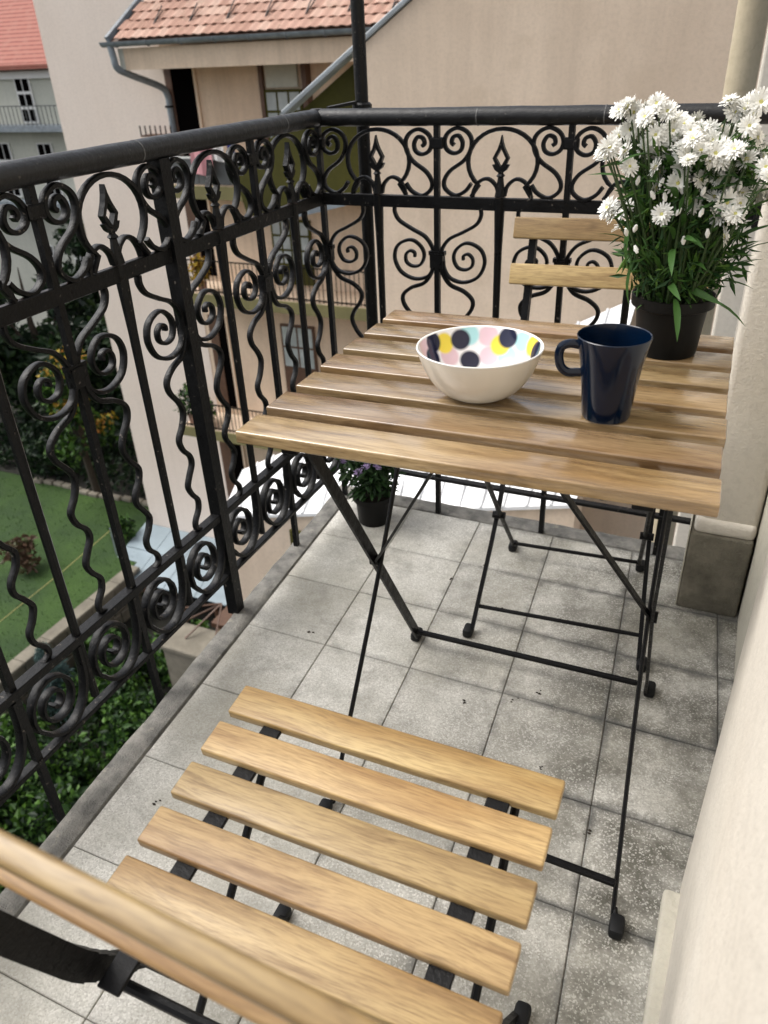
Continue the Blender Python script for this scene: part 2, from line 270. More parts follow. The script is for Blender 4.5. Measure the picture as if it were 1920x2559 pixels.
# ------------------------------------------------------------------ mesh helpers
class MB:
    def __init__(s): s.v = []; s.f = []
    def add(s, vs, fs):
        k = len(s.v); s.v += [tuple(p) for p in vs]; s.f += [tuple(i + k for i in f) for f in fs]; return s
    def box(s, x0, x1, y0, y1, z0, z1, mat=None):
        vs = [Vector((x, y, z)) for z in (z0, z1) for y in (y0, y1) for x in (x0, x1)]
        if mat: vs = [mat @ p for p in vs]
        return s.add(vs, [(0, 2, 3, 1), (4, 5, 7, 6), (0, 1, 5, 4), (2, 6, 7, 3), (0, 4, 6, 2), (1, 3, 7, 5)])
    def beam(s, a, b, w, t, up=(0, 0, 1)):       # rectangular bar from a to b, w across, t along 'up'-ish
        a, b = Vector(a), Vector(b); d = (b - a); ln = d.length; d.normalize(); u = Vector(up); sx = d.cross(u)
        if sx.length < 1e-5: sx = d.cross(Vector((0, 1, 0)))
        sx.normalize(); u = sx.cross(d)
        vs = [p + sx * (w / 2 * i) + u * (t / 2 * j) for p in (a, b) for i, j in ((-1, -1), (1, -1), (1, 1), (-1, 1))]
        return s.add(vs, [(0, 1, 2, 3), (7, 6, 5, 4), (0, 4, 5, 1), (1, 5, 6, 2), (2, 6, 7, 3), (3, 7, 4, 0)])
    def tube(s, pts, r, n=8, cap=True, sx=1.0, sy=1.0, up=None):
        pts = [Vector(p) for p in pts]; rs = r if isinstance(r, (list, tuple)) else [r] * len(pts)
        rings = []; prev = None
        for i, p in enumerate(pts):
            d = (pts[min(i + 1, len(pts) - 1)] - pts[max(i - 1, 0)]).normalized()
            if prev is None:
                ref = Vector(up) if up else (Vector((0, 0, 1)) if abs(d.z) < 0.9 else Vector((0, 1, 0)))
                a = d.cross(ref).normalized()
            else:
                a = (prev - d * prev.dot(d)).normalized()
            prev = a; b = d.cross(a)
            rings.append([p + (a * math.cos(2 * PI * (k + .5) / n) * sx + b * math.sin(2 * PI * (k + .5) / n) * sy) * rs[i] for k in range(n)])
        vs = [q for r_ in rings for q in r_]; fs = []
        for i in range(len(pts) - 1):
            for k in range(n): fs.append((i * n + k, i * n + (k + 1) % n, (i + 1) * n + (k + 1) % n, (i + 1) * n + k))
        if cap: fs.append(tuple(range(n))[::-1]); fs.append(tuple((len(pts) - 1) * n + k for k in range(n)))
        return s.add(vs, fs)
    def strap(s, pts, w, t, taper=None):        # flat iron bar bent in the x-z plane: w across, t deep (y)
        pts = [Vector(p) for p in pts]; n = len(pts); vs = []; fs = []
        for i, p in enumerate(pts):
            d = (pts[min(i + 1, n - 1)] - pts[max(i - 1, 0)]).normalized(); a = Vector((-d.z, 0, d.x)); k = 1 if not taper else taper[0] + (taper[1] - taper[0]) * i / (n - 1)
            for u, v in ((1, .62), (.72, 1), (-.72, 1), (-1, .62), (-1, -.62), (-.72, -1), (.72, -1), (1, -.62)): vs.append(p + a * (u * w * k) + Vector((0, v * t * (.6 + .4 * k), 0)))
        for i in range(n - 1):
            for k in range(8): fs.append((i * 8 + k, i * 8 + (k + 1) % 8, (i + 1) * 8 + (k + 1) % 8, (i + 1) * 8 + k))
        fs += [tuple(range(8))[::-1], tuple((n - 1) * 8 + k for k in range(8))]
        return s.add(vs, fs)
    def lathe(s, prof, n=32, cx=0, cy=0, cz=0, close=False):
        vs = []; fs = []; m = len(prof)
        for r, z in prof:
            for k in range(n): a = 2 * PI * k / n; vs.append((cx + r * math.cos(a), cy + r * math.sin(a), cz + z))
        for i in range(m - 1):
            for k in range(n): fs.append((i * n + k, i * n + (k + 1) % n, (i + 1) * n + (k + 1) % n, (i + 1) * n + k))
        return s.add(vs, fs)
    def mesh(s, name, mat, smooth=False, bevel=0, seg=2):
        me = bpy.data.meshes.new(name); me.from_pydata([tuple(p) for p in s.v], [], s.f)
        bm = bmesh.new(); bm.from_mesh(me)
        if bevel: bmesh.ops.bevel(bm, geom=bm.edges[:], offset=bevel, segments=seg, affect='EDGES', profile=0.5, clamp_overlap=True)
        bmesh.ops.recalc_face_normals(bm, faces=bm.faces[:])
        if smooth:
            for f in bm.faces: f.smooth = True
            for e in bm.edges:
                if len(e.link_faces) == 2 and e.calc_face_angle(0) > rad(40): e.smooth = False
        bm.to_mesh(me); bm.free()
        if mat: me.materials.append(mat)
        return me
    def obj(s, name, mat, parent=None, smooth=False, bevel=0, seg=2, loc=(0, 0, 0)):
        return link(name, s.mesh(name, mat, smooth, bevel, seg), parent, loc)
def link(name, me, parent=None, loc=(0, 0, 0), rot=(0, 0, 0), scale=(1, 1, 1)):
    o = bpy.data.objects.new(name, me); COL.objects.link(o); o.location = loc; o.rotation_euler = rot; o.scale = scale
    if parent: o.parent = parent
    return o
def empty(name, loc=(0, 0, 0), rz=0, label=None, cat=None, group=None):
    o = bpy.data.objects.new(name, None); COL.objects.link(o); o.location = loc; o.rotation_euler = (0, 0, rz); o.empty_display_size = 0.1
    return tag(o, label, cat, group)
def tag(o, label=None, cat=None, group=None, kind=None):
    if label: o['label'] = label
    if cat: o['category'] = cat
    if group: o['group'] = group
    if kind: o['kind'] = kind
    return o
def smoothpath(pts, sub=5):                     # Catmull-Rom through the points
    P = [Vector(p) for p in pts]; P = [P[0] * 2 - P[1]] + P + [P[-1] * 2 - P[-2]]; out = []
    for i in range(1, len(P) - 2):
        for k in range(sub):
            t = k / sub; a, b, c, d = P[i - 1:i + 3]
            out.append(0.5 * ((2 * b) + (c - a) * t + (2 * a - 5 * b + 4 * c - d) * t * t + (3 * b - a - 3 * c + d) * t ** 3))
    out.append(P[-2]); return out
def leaf_cloud(n, fn, size, rng, ratio=0.5, droop=0.3):
    mb = MB()
    for _ in range(n):
        p = fn(); s = size * rng.uniform(0.6, 1.4)
        d = Vector((rng.gauss(0, 1), rng.gauss(0, 1), rng.gauss(0, 1) - droop)).normalized()
        q = d.cross(Vector((rng.gauss(0, 1), rng.gauss(0, 1), rng.gauss(0, 1)))).normalized(); nn = d.cross(q)
        p = Vector(p)
        mb.add([p, p + d * s * .5 + q * s * ratio * .5 + nn * s * .08, p + d * s, p + d * s * .5 - q * s * ratio * .5 + nn * s * .08], [(0, 1, 2), (0, 2, 3)])
    return mb
def blob_fn(blobs, rng, shell=0.55):
    def f():
        c, r = rng.choice(blobs)
        while True:
            v = Vector((rng.uniform(-1, 1), rng.uniform(-1, 1), rng.uniform(-1, 1)))
            if v.length <= 1 and v.length > shell * rng.random(): break
        return Vector((c[0] + v.x * r[0], c[1] + v.y * r[1], c[2] + v.z * r[2]))
    return f

# ================================================================== BALCONY FLOOR (structure)
SH = 0.0667                                    # the slab's outer edge drifts right towards the viewer
def sx_(x, y): return x + SH * (-y)
floor = empty('balcony_floor', (0, 0, 0)); tag(floor, 'speckled grey terrazzo tiles covering the balcony', kind='structure')
mb = MB(); ys = (-0.001, -3.0)
mb.add([(sx_(0.004, -.001), -.001, -.004), (1.35, -.001, -.004), (1.35, -3, -.004), (sx_(.004, -3), -3, -.004),
        (sx_(0.004, -.001), -.001, -.19), (1.35, -.001, -.19), (1.35, -3, -.19), (sx_(.004, -3), -3, -.19)],
       [(0, 1, 2, 3), (7, 6, 5, 4), (0, 4, 5, 1), (1, 5, 6, 2), (2, 6, 7, 3), (3, 7, 4, 0)])
mb.obj('slab', M['grout'], floor)
rng = random.Random(11)
colx = [0.0535, 0.2465, 0.4433, 0.6401, 0.8369, 1.0337, 1.2305]
for j in range(15):
    y1 = -0.0598 - 0.1965 * j; y0 = y1 - 0.1965
    for i in range(6):
        g = 0.0007; x0, x1 = colx[i], colx[i + 1]; top = rng.uniform(-0.0006, 0.0006); bv = 0.0014
        P = [(x0 + g, y0 + g), (x1 - g, y0 + g), (x1 - g, y1 - g), (x0 + g, y1 - g)]
        P = [(sx_(x, y), y) for x, y in P]
        cxm = sum(p[0] for p in P) / 4; cym = sum(p[1] for p in P) / 4
        inner = [(p[0] + math.copysign(bv, cxm - p[0]), p[1] + math.copysign(bv, cym - p[1])) for p in P]
        zt = [top + rng.uniform(-0.0004, 0.0004) for _ in range(4)]
        vs = [(p[0] - cxm, p[1] - cym, -0.012) for p in P] + [(p[0] - cxm, p[1] - cym, zt[k] - 0.0014) for k, p in enumerate(P)] + [(p[0] - cxm, p[1] - cym, zt[k]) for k, p in enumerate(inner)]
        fs = [(a, (a + 1) % 4, (a + 1) % 4 + 4, a + 4) for a in range(4)] + [(a + 4, (a + 1) % 4 + 4, (a + 1) % 4 + 8, a + 8) for a in range(4)] + [(8, 9, 10, 11)]
        MB().add(vs, fs).obj('tile', M['tile'], floor, loc=(cxm, cym, 0))
# the concrete strip round the outside
kerb = empty('kerb', (0, 0, 0)); tag(kerb, 'weathered grey concrete edging strip along the balcony rim', kind='structure')
def rough_strip(a0, a1, b0, b1, n, name):
    mb = MB(); rr = random.Random(5); rows = []
    for i in range(n + 1):
        t = i / n; A = Vector(a0).lerp(Vector(a1), t); B = Vector(b0).lerp(Vector(b1), t)
        d = (B - A); j = rr.uniform(-.0025, .0025); k = rr.uniform(-.0012, .0012)
        rows.append([A - d * 0.02 + d * j * 18 + Vector((0, 0, -.17)), A + d * j * 18 + Vector((0, 0, -.004)), A + d * (.09 + j * 9) + Vector((0, 0, .003 + k)), A + d * .55 + Vector((0, 0, .004 + k)), A + d * .93 + Vector((0, 0, .001 - k)), B + d * k * 14 + Vector((0, 0, -.006))])
    m = len(rows[0]); mb.add([p for r in rows for p in r], [(i * m + k, i * m + k + 1, (i + 1) * m + k + 1, (i + 1) * m + k) for i in range(n) for k in range(m - 1)])
    mb.obj(name, M['kerb'], kerb, smooth=True)
rough_strip((sx_(0, 0), 0, 0), (sx_(0, -3), -3, 0), (sx_(.0518, -.0588), -.0588, 0), (sx_(.0518, -3), -3, 0), 90, 'edging_side')
rough_strip((0, 0, -.0006), (0.972, 0, -.0006), (sx_(.0518, -.0588), -.0585, -.0006), (0.972, -.0585, -.0006), 40, 'edging_back')
# little dry crumbs lying on the tiles
cr = MB(); rr = random.Random(8)
for (x, y) in [(0.30, -1.03), (0.315, -1.045), (0.215, -1.12), (0.62, -.70), (0.455, -.33), (0.60, -.40), (0.75, -.62), (0.71, -.66), (0.24, -.62), (0.8, -.8), (.9, -.9), (.52, -.25)]:
    for _ in range(3):
        p = Vector((x + rr.uniform(-.008, .008), y + rr.uniform(-.008, .008), 0.001)); s = rr.uniform(.002, .0045)
        cr.add([p + Vector((s, 0, 0)), p + Vector((0, s * .6, 0)), p + Vector((-s, 0, 0)), p + Vector((0, -s * .5, 0)), p + Vector((0, 0, s * .8))], [(0, 1, 4), (1, 2, 4), (2, 3, 4), (3, 0, 4)])
tag(cr.obj('floor_crumbs', M['bark']), 'dry brown crumbs scattered on the terrazzo tiles', 'debris', kind='stuff')

# ================================================================== RAILING
OX, OY, PITCH = 0.0416, -0.0519, 0.284
Z_TOP, Z_MID, Z_LOW, Z_BOT = 0.965, 0.797, 0.258, 0.107
rail = empty('balcony_railing', (OX, OY, 0), 0, 'black wrought iron balcony railing with scrolls, spearheads and a round handrail', 'railing')
ROT_L = -PI / 2 + 0.0057
LEFT_N, BACK_LEN = 8, 0.925
dirL = Vector((math.cos(ROT_L), math.sin(ROT_L), 0))
def at(side, s): return ((s, 0, 0), (0, 0, 0)) if side == 'b' else ((dirL.x * s, dirL.y * s, 0), (0, 0, ROT_L))
jr = random.Random(404)
def rpart(name, me, side, s, parent=None):
    l, r = at(side, s)
    if name in ('heart_scroll', 'curl_bar', 'spiral', 'wave_bar', 'ring_arch', 'arch_loop', 'frieze_scroll'):
        l = (l[0], l[1], l[2] + jr.uniform(-.0014, .0014)); r = (jr.uniform(-.006, .006), jr.uniform(-.006, .006), r[2] + jr.uniform(-.008, .008))
    return link(name, me, rail, l, r)
# handrail and flat rails
rr = random.Random(3)
def hand(pts):
    return MB().tube(pts, 0.0188, 16, True, 1.02, 0.94)
LL = PITCH * LEFT_N
endL = dirL * LL
path = [(BACK_LEN * (1 - i / 20.0), 0, Z_TOP + rr.uniform(-.0006, .0006)) for i in range(21)]
hand(path).obj('handrail', M['handrail'], rail, smooth=True)
def railpath(t): return dirL * (LL * t)
pl = [railpath(i / 40.0) + Vector((0, 0, Z_TOP + rr.uniform(-.0006, .0006))) for i in range(41)]
hand(pl).obj('handrail', M['handrail'], rail, smooth=True)
MB().tube([(0, 0, Z_TOP - .0180), (0, 0, Z_TOP - .012), (0, 0, Z_TOP + .012), (0, 0, Z_TOP + .0178)], [.012, .0190, .0190, .012], 16).obj('corner_joint', M['iron'], rail, smooth=True)
for s in (0.375, 0.63):
    MB().tube([(s - .0012, 0, Z_TOP), (s + .0012, 0, Z_TOP)], 0.0191, 16, True, 1.02, .94).obj('joint_ring', M['bare'], rail, smooth=True)
for s in (0.16, 0.62, 1.1, 1.6):
    a = dirL * (s - .0012) + Vector((0, 0, Z_TOP)); b = dirL * (s + .0012) + Vector((0, 0, Z_TOP))
    MB().tube([a, b], 0.0191, 16, True, 1.02, .94).obj('joint_ring', M['bare'], rail, smooth=True)
def flat(name, z, h, t):
    MB().beam((-t / 2, 0, z), (BACK_LEN, 0, z), t, h).obj(name, M['iron'], rail, bevel=.0015, seg=1)
    MB().beam(dirL * (t / 2 + .0005) + Vector((0, 0, z)), endL + Vector((0, 0, z)), t, h).obj(name, M['iron'], rail, bevel=.0015, seg=1)
flat('mid_rail', Z_MID, .026, .012); flat('lower_rail', Z_LOW, .016, .022); flat('bottom_rail', Z_BOT, .010, .018)
R_ = 0.0040
def XZ(pts): return [(x, 0, z) for x, z in pts]
def both(pts, r, name, sub=5, taper=None, depth=.0062):
    out = []
    for sg in (1, -1):
        p = smoothpath([(x * sg, 0, z) for x, z in pts], sub)
        out.append(MB().strap(p, r, depth, taper).mesh(name, M['iron'], True))
    return out
heart = [(.0734,.8353),(.0603,.8198),(.0373,.8107),(.0159,.8222),(.012,.8391),(.0255,.8596),(.0557,.8798),(.0703,.901),(.0718,.9219),(.060,.9365),(.040,.9425),(.020,.933),(.0125,.917),(.018,.901),(.034,.894),(.049,.900),(.0525,.915),(.044,.9275),(.032,.925),(.0285,.915),(.034,.910)]
curlS = [(.103,.786),(.1033,.7713),(.0923,.7535),(.0615,.7362),(.030,.7204),(.012,.695),(.0095,.672)]
spir = [(.0095,.672),(.012,.655),(.0264,.6345),(.059,.627),(.0925,.641),(.1075,.6706),(.1015,.697),(.082,.711),(.060,.713),(.040,.698),(.0345,.679),(.044,.660),(.0627,.6555),(.078,.664),(.0795,.680),(.069,.690),(.058,.686),(.0575,.677)]
wave = [(.0095,.668),(.012,.645),(.0305,.6194),(.0634,.6063),(.0845,.588),(.083,.566),(.064,.540),(.056,.518),(.066,.492),(.082,.470),(.077,.447),(.061,.427),(.059,.408),(.072,.388),(.082,.368),(.074,.347),(.061,.328),(.064,.307),(.079,.288),(.081,.272),(.068,.262)]
arch = [(.068,.806),(.060,.818),(.022,.845),(.003,.873)]
m_heart = both(heart, R_, 'heart_scroll'); m_curl = both(curlS, R_ * .95, 'curl_bar'); m_spir = both(spir, R_ * .98, 'spiral', 5, (1.0, .8)); m_wave = both(wave, R_ * 1.08, 'wave_bar', depth=.0055)
# ring arch round each spearhead (local s = 0 at the spear)
ap = []
for k in range(25):
    a = rad(-48 + (276) * k / 24.0); ap.append((0.0745 * math.cos(a), 0, 0.8805 + 0.0625 * math.sin(a)))
ap = [(.066, 0, .812)] + ap + [(-.066, 0, .812)]
m_arch = MB().strap(ap, R_, .0062).mesh('ring_arch', M['iron'], True)
m_loop = []
for sg in (1, -1):
    lp = smoothpath([(sg * x, 0, z) for x, z in [(.008,.812),(.014,.832),(.032,.8455),(.051,.840),(.062,.824),(.066,.808)]], 4)
    m_loop.append(MB().strap(lp, R_ * .95, .0062).mesh('arch_loop', M['iron'], True))
# spear bar and head
sb = MB().tube([(0, 0, .81), (0, 0, .775), (0, 0, .70), (0, 0, .55), (0, 0, Z_BOT + .02)], [.0118, .0108, .0085, .0078, .0075], 8)
m_spearbar = sb.mesh('spear_bar', M['iron'], True)
sp = MB()
def plate(out, t=.0055):
    n = len(out); sp.add([(x, -t, z) for x, z in out] + [(x, t, z) for x, z in out], [tuple(range(n)), tuple(range(n, 2 * n))[::-1]] + [(i, (i + 1) % n, (i + 1) % n + n, i + n) for i in range(n)])
for sg in (1, -1):
    plate([(0, .9305), (sg * .003, .917), (sg * .0075, .905), (sg * .0175, .887), (sg * .0105, .887), (0, .9055)])
    plate([(sg * .0175, .887), (sg * .010, .872), (0, .8655), (0, .8705), (sg * .0105, .887)])
    plate([(0, .869), (sg * .010, .876), (sg * .0185, .8745), (sg * .013, .865), (sg * .006, .860), (0, .8605)], .0045)
sp.tube([(0, 0, .812), (0, 0, .845), (0, 0, .856), (0, 0, .862)], [.0115, .0065, .0055, .006], 8)
sp.tube([(0, 0, .850), (0, 0, .853), (0, 0, .857)], [.006, .0095, .006], 8)
m_spear = sp.mesh('spear_tip', M['iron'])
def postmesh(r):
    return MB().tube([(0, 0, Z_TOP - .015), (0, 0, .60), (0, 0, .0)], r, 4).mesh('post', M['iron'])
m_post = postmesh(.0085); m_heavy = postmesh(.019); m_postshort = MB().tube([(0, 0, Z_TOP - .015), (0, 0, .5), (0, 0, -.06)], .0085, 4).mesh('post', M['iron'])
m_col1 = MB().box(-.016, .016, -.008, .008, .904, .926).mesh('collar', M['iron'], bevel=.003, seg=1)
m_col2 = MB().box(-.0155, .0155, -.009, .009, .656, .688).add([], []).box(-.019, .019, -.007, .007, .684, .693).mesh('collar', M['iron'])
# scroll of the lower frieze (one per bar): outer sweep then an inward spiral
def frieze():
    pts = [(.008, .246), (.0085, .215), (.012, .180), (.024, .146), (.046, .122), (.072, .1155), (.099, .126)]
    cx, cz = .079, .184
    for k in range(34):
        a = rad(-25 + 22 * k); t = k / 33.0; r = (.0545 * (1 - t) + .006 * t)
        pts.append((cx + r * math.cos(a) * .93, cz + r * math.sin(a) * 1.05))
    p = [Vector((x, 0, z)) for x, z in pts]
    p = smoothpath(p[:8], 3)[:-1] + p[7:]
    return MB().strap(p, R_ * 1.08, .0085, (1.05, .7)).mesh('frieze_scroll', M['iron'], True)
m_frieze = frieze()
def bay_post(side, k, heavy=False, corner=False):
    s = k * PITCH
    rpart('post', m_heavy if heavy else (m_post if side == 'b' or corner else m_postshort), side, s)
    sides = [0, 1]
    for q in sides:
        if corner and q == 1: continue
        if s + (-.12 if q else .12) > BACK_LEN and side == 'b': continue
        rpart('heart_scroll', m_heart[q], side, s); rpart('curl_bar', m_curl[q], side, s)
        rpart('spiral', m_spir[q], side, s); rpart('wave_bar', m_wave[q], side, s)
    if not heavy: rpart('collar', m_col1, side, s); rpart('collar', m_col2, side, s)
def bay_spear(side, k):
    s = (k + .5) * PITCH
    b = rpart('spear_bar', m_spearbar, side, s); link('spear_tip', m_spear, b)
    rpart('ring_arch', m_arch, side, s)
    for q in (0, 1): rpart('arch_loop', m_loop[q], side, s)
bay_post('b', 0, corner=True)
for q in ('heart_scroll', 'curl_bar', 'spiral', 'wave_bar'):
    rpart(q, {'heart_scroll': m_heart, 'curl_bar': m_curl, 'spiral': m_spir, 'wave_bar': m_wave}[q][0], 'l', 0)
for k in (1, 2, 3): bay_post('b', k)
for k in range(3): bay_spear('b', k)
for k in range(1, LEFT_N): bay_post('l', k, heavy=(k in (2, 6)))
for k in range(LEFT_N): bay_spear('l', k)
for i in range(2 * LEFT_N - 1): rpart('frieze_scroll', m_frieze, 'l', i * PITCH / 2)
MB().box(BACK_LEN - .002, BACK_LEN + .012, -.018, .018, Z_MID - .026, Z_MID + .02).obj('wall_plate', M['iron'], rail, bevel=.002, seg=1)

# the thin iron column rising outside the corner
col = empty('iron_column', (0.115, 0.03, 0), 0, 'thin dark iron column rising past the handrail near the corner', 'column')
MB().tube([(0.0, 0, -.9), (0, 0, 1.0), (0, 0, 3.2)], .0150, 12).obj('shaft', M['iron'], col, smooth=True)
MB().tube([(0, 0, .948), (0, 0, .952), (0, 0, .985), (0, 0, .989)], [.018, .0225, .0225, .018], 12).obj('bracket', M['iron'], col, smooth=True)
MB().beam((-.05, -.072, .983), (-.008, -.016, .99), .012, .006).obj('stay', M['iron'], col)

# ================================================================== HOUSE WALL (right)
hw = empty('house_wall', (1.09, -1.0, 0), 0, 'cream rough stucco house wall along the right side of the balcony', 'wall')
def hpoly(name, foot, z0, z1, mat, bevel=.008):
    n = len(foot); vs = [(x - 1.09, y + 1.0, z0) for x, y in foot] + [(x - 1.09, y + 1.0, z1) for x, y in foot]
    return MB().add(vs, [tuple(range(n))[::-1], tuple(range(n, 2 * n))] + [(i, (i + 1) % n, (i + 1) % n + n, i + n) for i in range(n)]).obj(name, mat, hw, bevel=bevel, seg=3, smooth=True)
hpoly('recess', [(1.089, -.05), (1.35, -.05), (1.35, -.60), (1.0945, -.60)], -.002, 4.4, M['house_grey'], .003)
hpoly('jamb', [(1.088, -.502), (1.40, -.502), (1.40, -3.3), (1.020, -3.3), (1.030, -1.30), (1.043, -.95), (1.064, -.75)], -.002, 4.402, M['house'], .010)
hpoly('plinth', [(1.0195, -.975), (1.10, -.975), (1.10, -3.29), (1.004, -3.29)], -.002, .034, M['house_grey'], .006)
pil = hpoly('pilaster', [(0.976, -.232), (1.0885, -.232), (1.0885, .15), (0.976, .15)], .205, 4.398, M['house'], .014)
hpoly('pilaster_foot', [(0.968, -.240), (1.0875, -.240), (1.0875, .148), (0.968, .148)], .190, .228, M['house'], .012)
hpoly('plinth_block', [(0.963, -.246), (1.0865, -.246), (1.0865, .14), (0.963, .14)], -.002, .194, M['stone'], .006)
hpoly('block_side', [(0.9600, -.2445), (0.9628, -.2445), (0.9628, .139), (0.9600, .139)], .001, .200, M['house_grey'], .0006)
# further stretch of the house beyond the railing
fw = empty('house_return', (0.9, 1.6, -2), 0, 'pale wall return standing beyond the railing behind the drainpipe', 'wall')
MB().box(.0, .5, 0, .9, -9, 6.4).obj('wall_face', M['house'], fw, bevel=.01)
dp = empty('drainpipe', (0.8535, 1.335, -12), 0, 'thick cream painted drainpipe rising behind the white flowers', 'drainpipe')
MB().tube([(0, 0, z) for z in (0, 6, 11, 13, 17)], .048, 20).obj('pipe', M['pillar'], dp, smooth=True)
for z in (10.2, 14.6): MB().lathe([(.0485, 0), (.054, .004), (.054, .04), (.0485, .044)], 20, 0, 0, z).obj('clamp', M['pillar'], dp, smooth=True)

# ================================================================== TABLE
tab = empty('folding_table', (0.7018, -0.7751, 0), 0.0244, 'black framed folding table with seven light acacia slats on top', 'table')
m_slat = MB().box(-.275, .275, -.028, .028, -.008, .008).mesh('slat', M['wood_table'], True, .0022, 3)
for k in range(7):
    o = link('slat', m_slat, tab, (random.Random(k).uniform(-.0012, .0012), (k - 3) * .0779, .692))
for sx in (-.205, .205): MB().beam((sx, -.255, .6795), (sx, .255, .6795), .022, .008).obj('support_rail', M['steel'], tab, bevel=.001, seg=1)
TA = [(-.222, .235, .012), (-.222, .015, .339), (-.222, -.185, .668)]
def flatbar(a, b, w, t): return MB().beam(a, b, t, w, up=(0, 1, 0))
for sg in (-1, 1):
    x = -.225 if sg < 0 else .232
    xf = x if sg < 0 else .243
    mbt = MB().beam((xf, .214, .018), (x, .018, .339), .005, .020, up=(0, 1, 0)); mbt.beam((x, .018, .339), (x, -.190, .676), .005, .020, up=(0, 1, 0))
    mbt.obj('front_leg', M['steel'], tab)
    xb = .214 * sg if sg < 0 else .226
    yb = -.235 if sg < 0 else -.265
    leg = smoothpath([(xb, .225, .672), (xb, .018, .339), (xb + (.0 if sg < 0 else .022), yb + .028, .035), (xb + (.0 if sg < 0 else .026), yb + .012, .014), (xb + (-.006 if sg < 0 else .032), yb - .012, .010)], 5)
    MB().tube(leg, .0048, 8, True, 1.3, .75, up=(1, 0, 0)).obj('rear_leg', M['steel'], tab, smooth=True)
    MB().tube([(x - .009 * sg, .018, .339), (x + .007 * sg, .018, .339)], .0095, 10).obj('pivot_bolt', M['steel'], tab, smooth=True)
    for (px, py) in ((xf + .006 * sg, .224), (xb + (-.006 if sg < 0 else .032), yb - .012)):
        f = MB().add([], []); f.box(px - .0105, px + .0105, py - .017, py + .015, 0.0, .021).obj('foot_cap', M['rubber'], tab, bevel=.006, seg=2, smooth=True)
    bx = -.05 if sg < 0 else .10
    MB().beam((x - .006 * sg, .012, .345), (bx, -.158, .640), .004, .011, up=(0, 1, 0)).obj('brace', M['steel'], tab)
MB().beam((-.225, .205, .034), (.225, .205, .034), .010, .010).obj('crossbar', M['steel'], tab, bevel=.002, seg=1)
MB().beam((-.214, -.218, .055), (.247, -.243, .055), .010, .010).obj('crossbar', M['steel'], tab, bevel=.002, seg=1)
MB().beam((-.225, -.178, .660), (.225, -.178, .660), .010, .010).obj('crossbar', M['steel'], tab)
MB().beam((-.214, .222, .664), (.226, .222, .664), .010, .010).obj('crossbar', M['steel'], tab)

# ================================================================== CHAIRS (local +y is the front)
def make_chair(name, label, loc, rz, twist=0.0):
    c = empty(name, loc, rz, label, 'chair', 'slatted folding chairs at the table')
    ms = MB().box(-.195, .195, -.021, .021, -.0065, .0065).mesh('seat_slat', M['wood_chair'], True, .0026, 3)
    for k in range(5):
        y = (2 - k) * .0574; z = .4202 + .117 * y - .0065 - (.002 if k == 0 else 0)
        o = link('seat_slat', ms, c, (0, y, z), (math.atan(.117), 0, 0))
    mbk = MB().box(-.195, .195, -.0065, .0065, -.021, .021).mesh('back_slat', M['wood_chair'], True, .003, 3)
    link('back_slat', mbk, c, (0, -.2898, .7635), (rad(19), 0, twist)); link('back_slat', mbk, c, (0, -.266, .676), (rad(19), 0, twist))
    for sg in (-1, 1):
        x = .158 * sg; xo = .172 * sg
        p = smoothpath([(x, -.3175, .752), (x, -.300, .69), (x, -.258, .57), (x, -.224, .475), (x, -.196, .405), (x, -.150, .336), (x, -.055, .214), (xo, .100, .012)], 4)
        b = MB()
        for i in range(len(p) - 1):
            d = (p[i + 1] - p[i]).normalized() * .0006
            b.beam(p[i] - d, p[i + 1] + d, .014 - .0055 * max(0, min(1, (i - 18) / 6)), .026 - .017 * max(0, min(1, (i - 15) / 7)), up=(0, 1, .3))
        b.obj('back_leg_frame', M['steel'], c)
        xs = .135 * sg
        MB().beam((xs, .126, .4235), (xs, -.200, .3850), .024, .005).obj('seat_rail', M['steel'], c, bevel=.001, seg=1)
        xl = .149 * sg
        pl = [(xl, .135, .415), (xl, -.03, .235), (xl, -.228, .028), (xl, -.245, .012)]
        MB().tube(pl, .0050, 8).obj('rear_leg', M['steel'], c, smooth=True)
        MB().tube([(xl - .01 * sg, -.045, .219), (x + .008 * sg, -.045, .219)], .008, 8).obj('pivot_bolt', M['steel'], c, smooth=True)
        for (fx, fy) in ((xo + .007 * sg, .103), (xl + .004 * sg, -.248)):
            MB().box(fx - .0105, fx + .0105, fy - .016, fy + .016, 0, .021).obj('foot_cap', M['rubber'], c, bevel=.006, seg=2, smooth=True)
    for y, z, r, hw_ in ((-.158, .372, .0068, .150), (-.180, .358, .0055, .150), (.066, .052, .0045, .168), (-.215, .040, .0045, .149)):
        MB().tube([(-hw_, y, z), (hw_, y, z)], r, 8).obj('crossbar', M['steel'], c, smooth=True)
    return c
make_chair('folding_chair', 'slatted wooden folding chair in the foreground, seen from behind its backrest', (0.696, -1.3184, 0), 0.0084, -0.044)
make_chair('folding_chair', 'slatted wooden folding chair tucked under the far side of the table by the railing', (0.735, -0.39, 0), PI + 0.075)

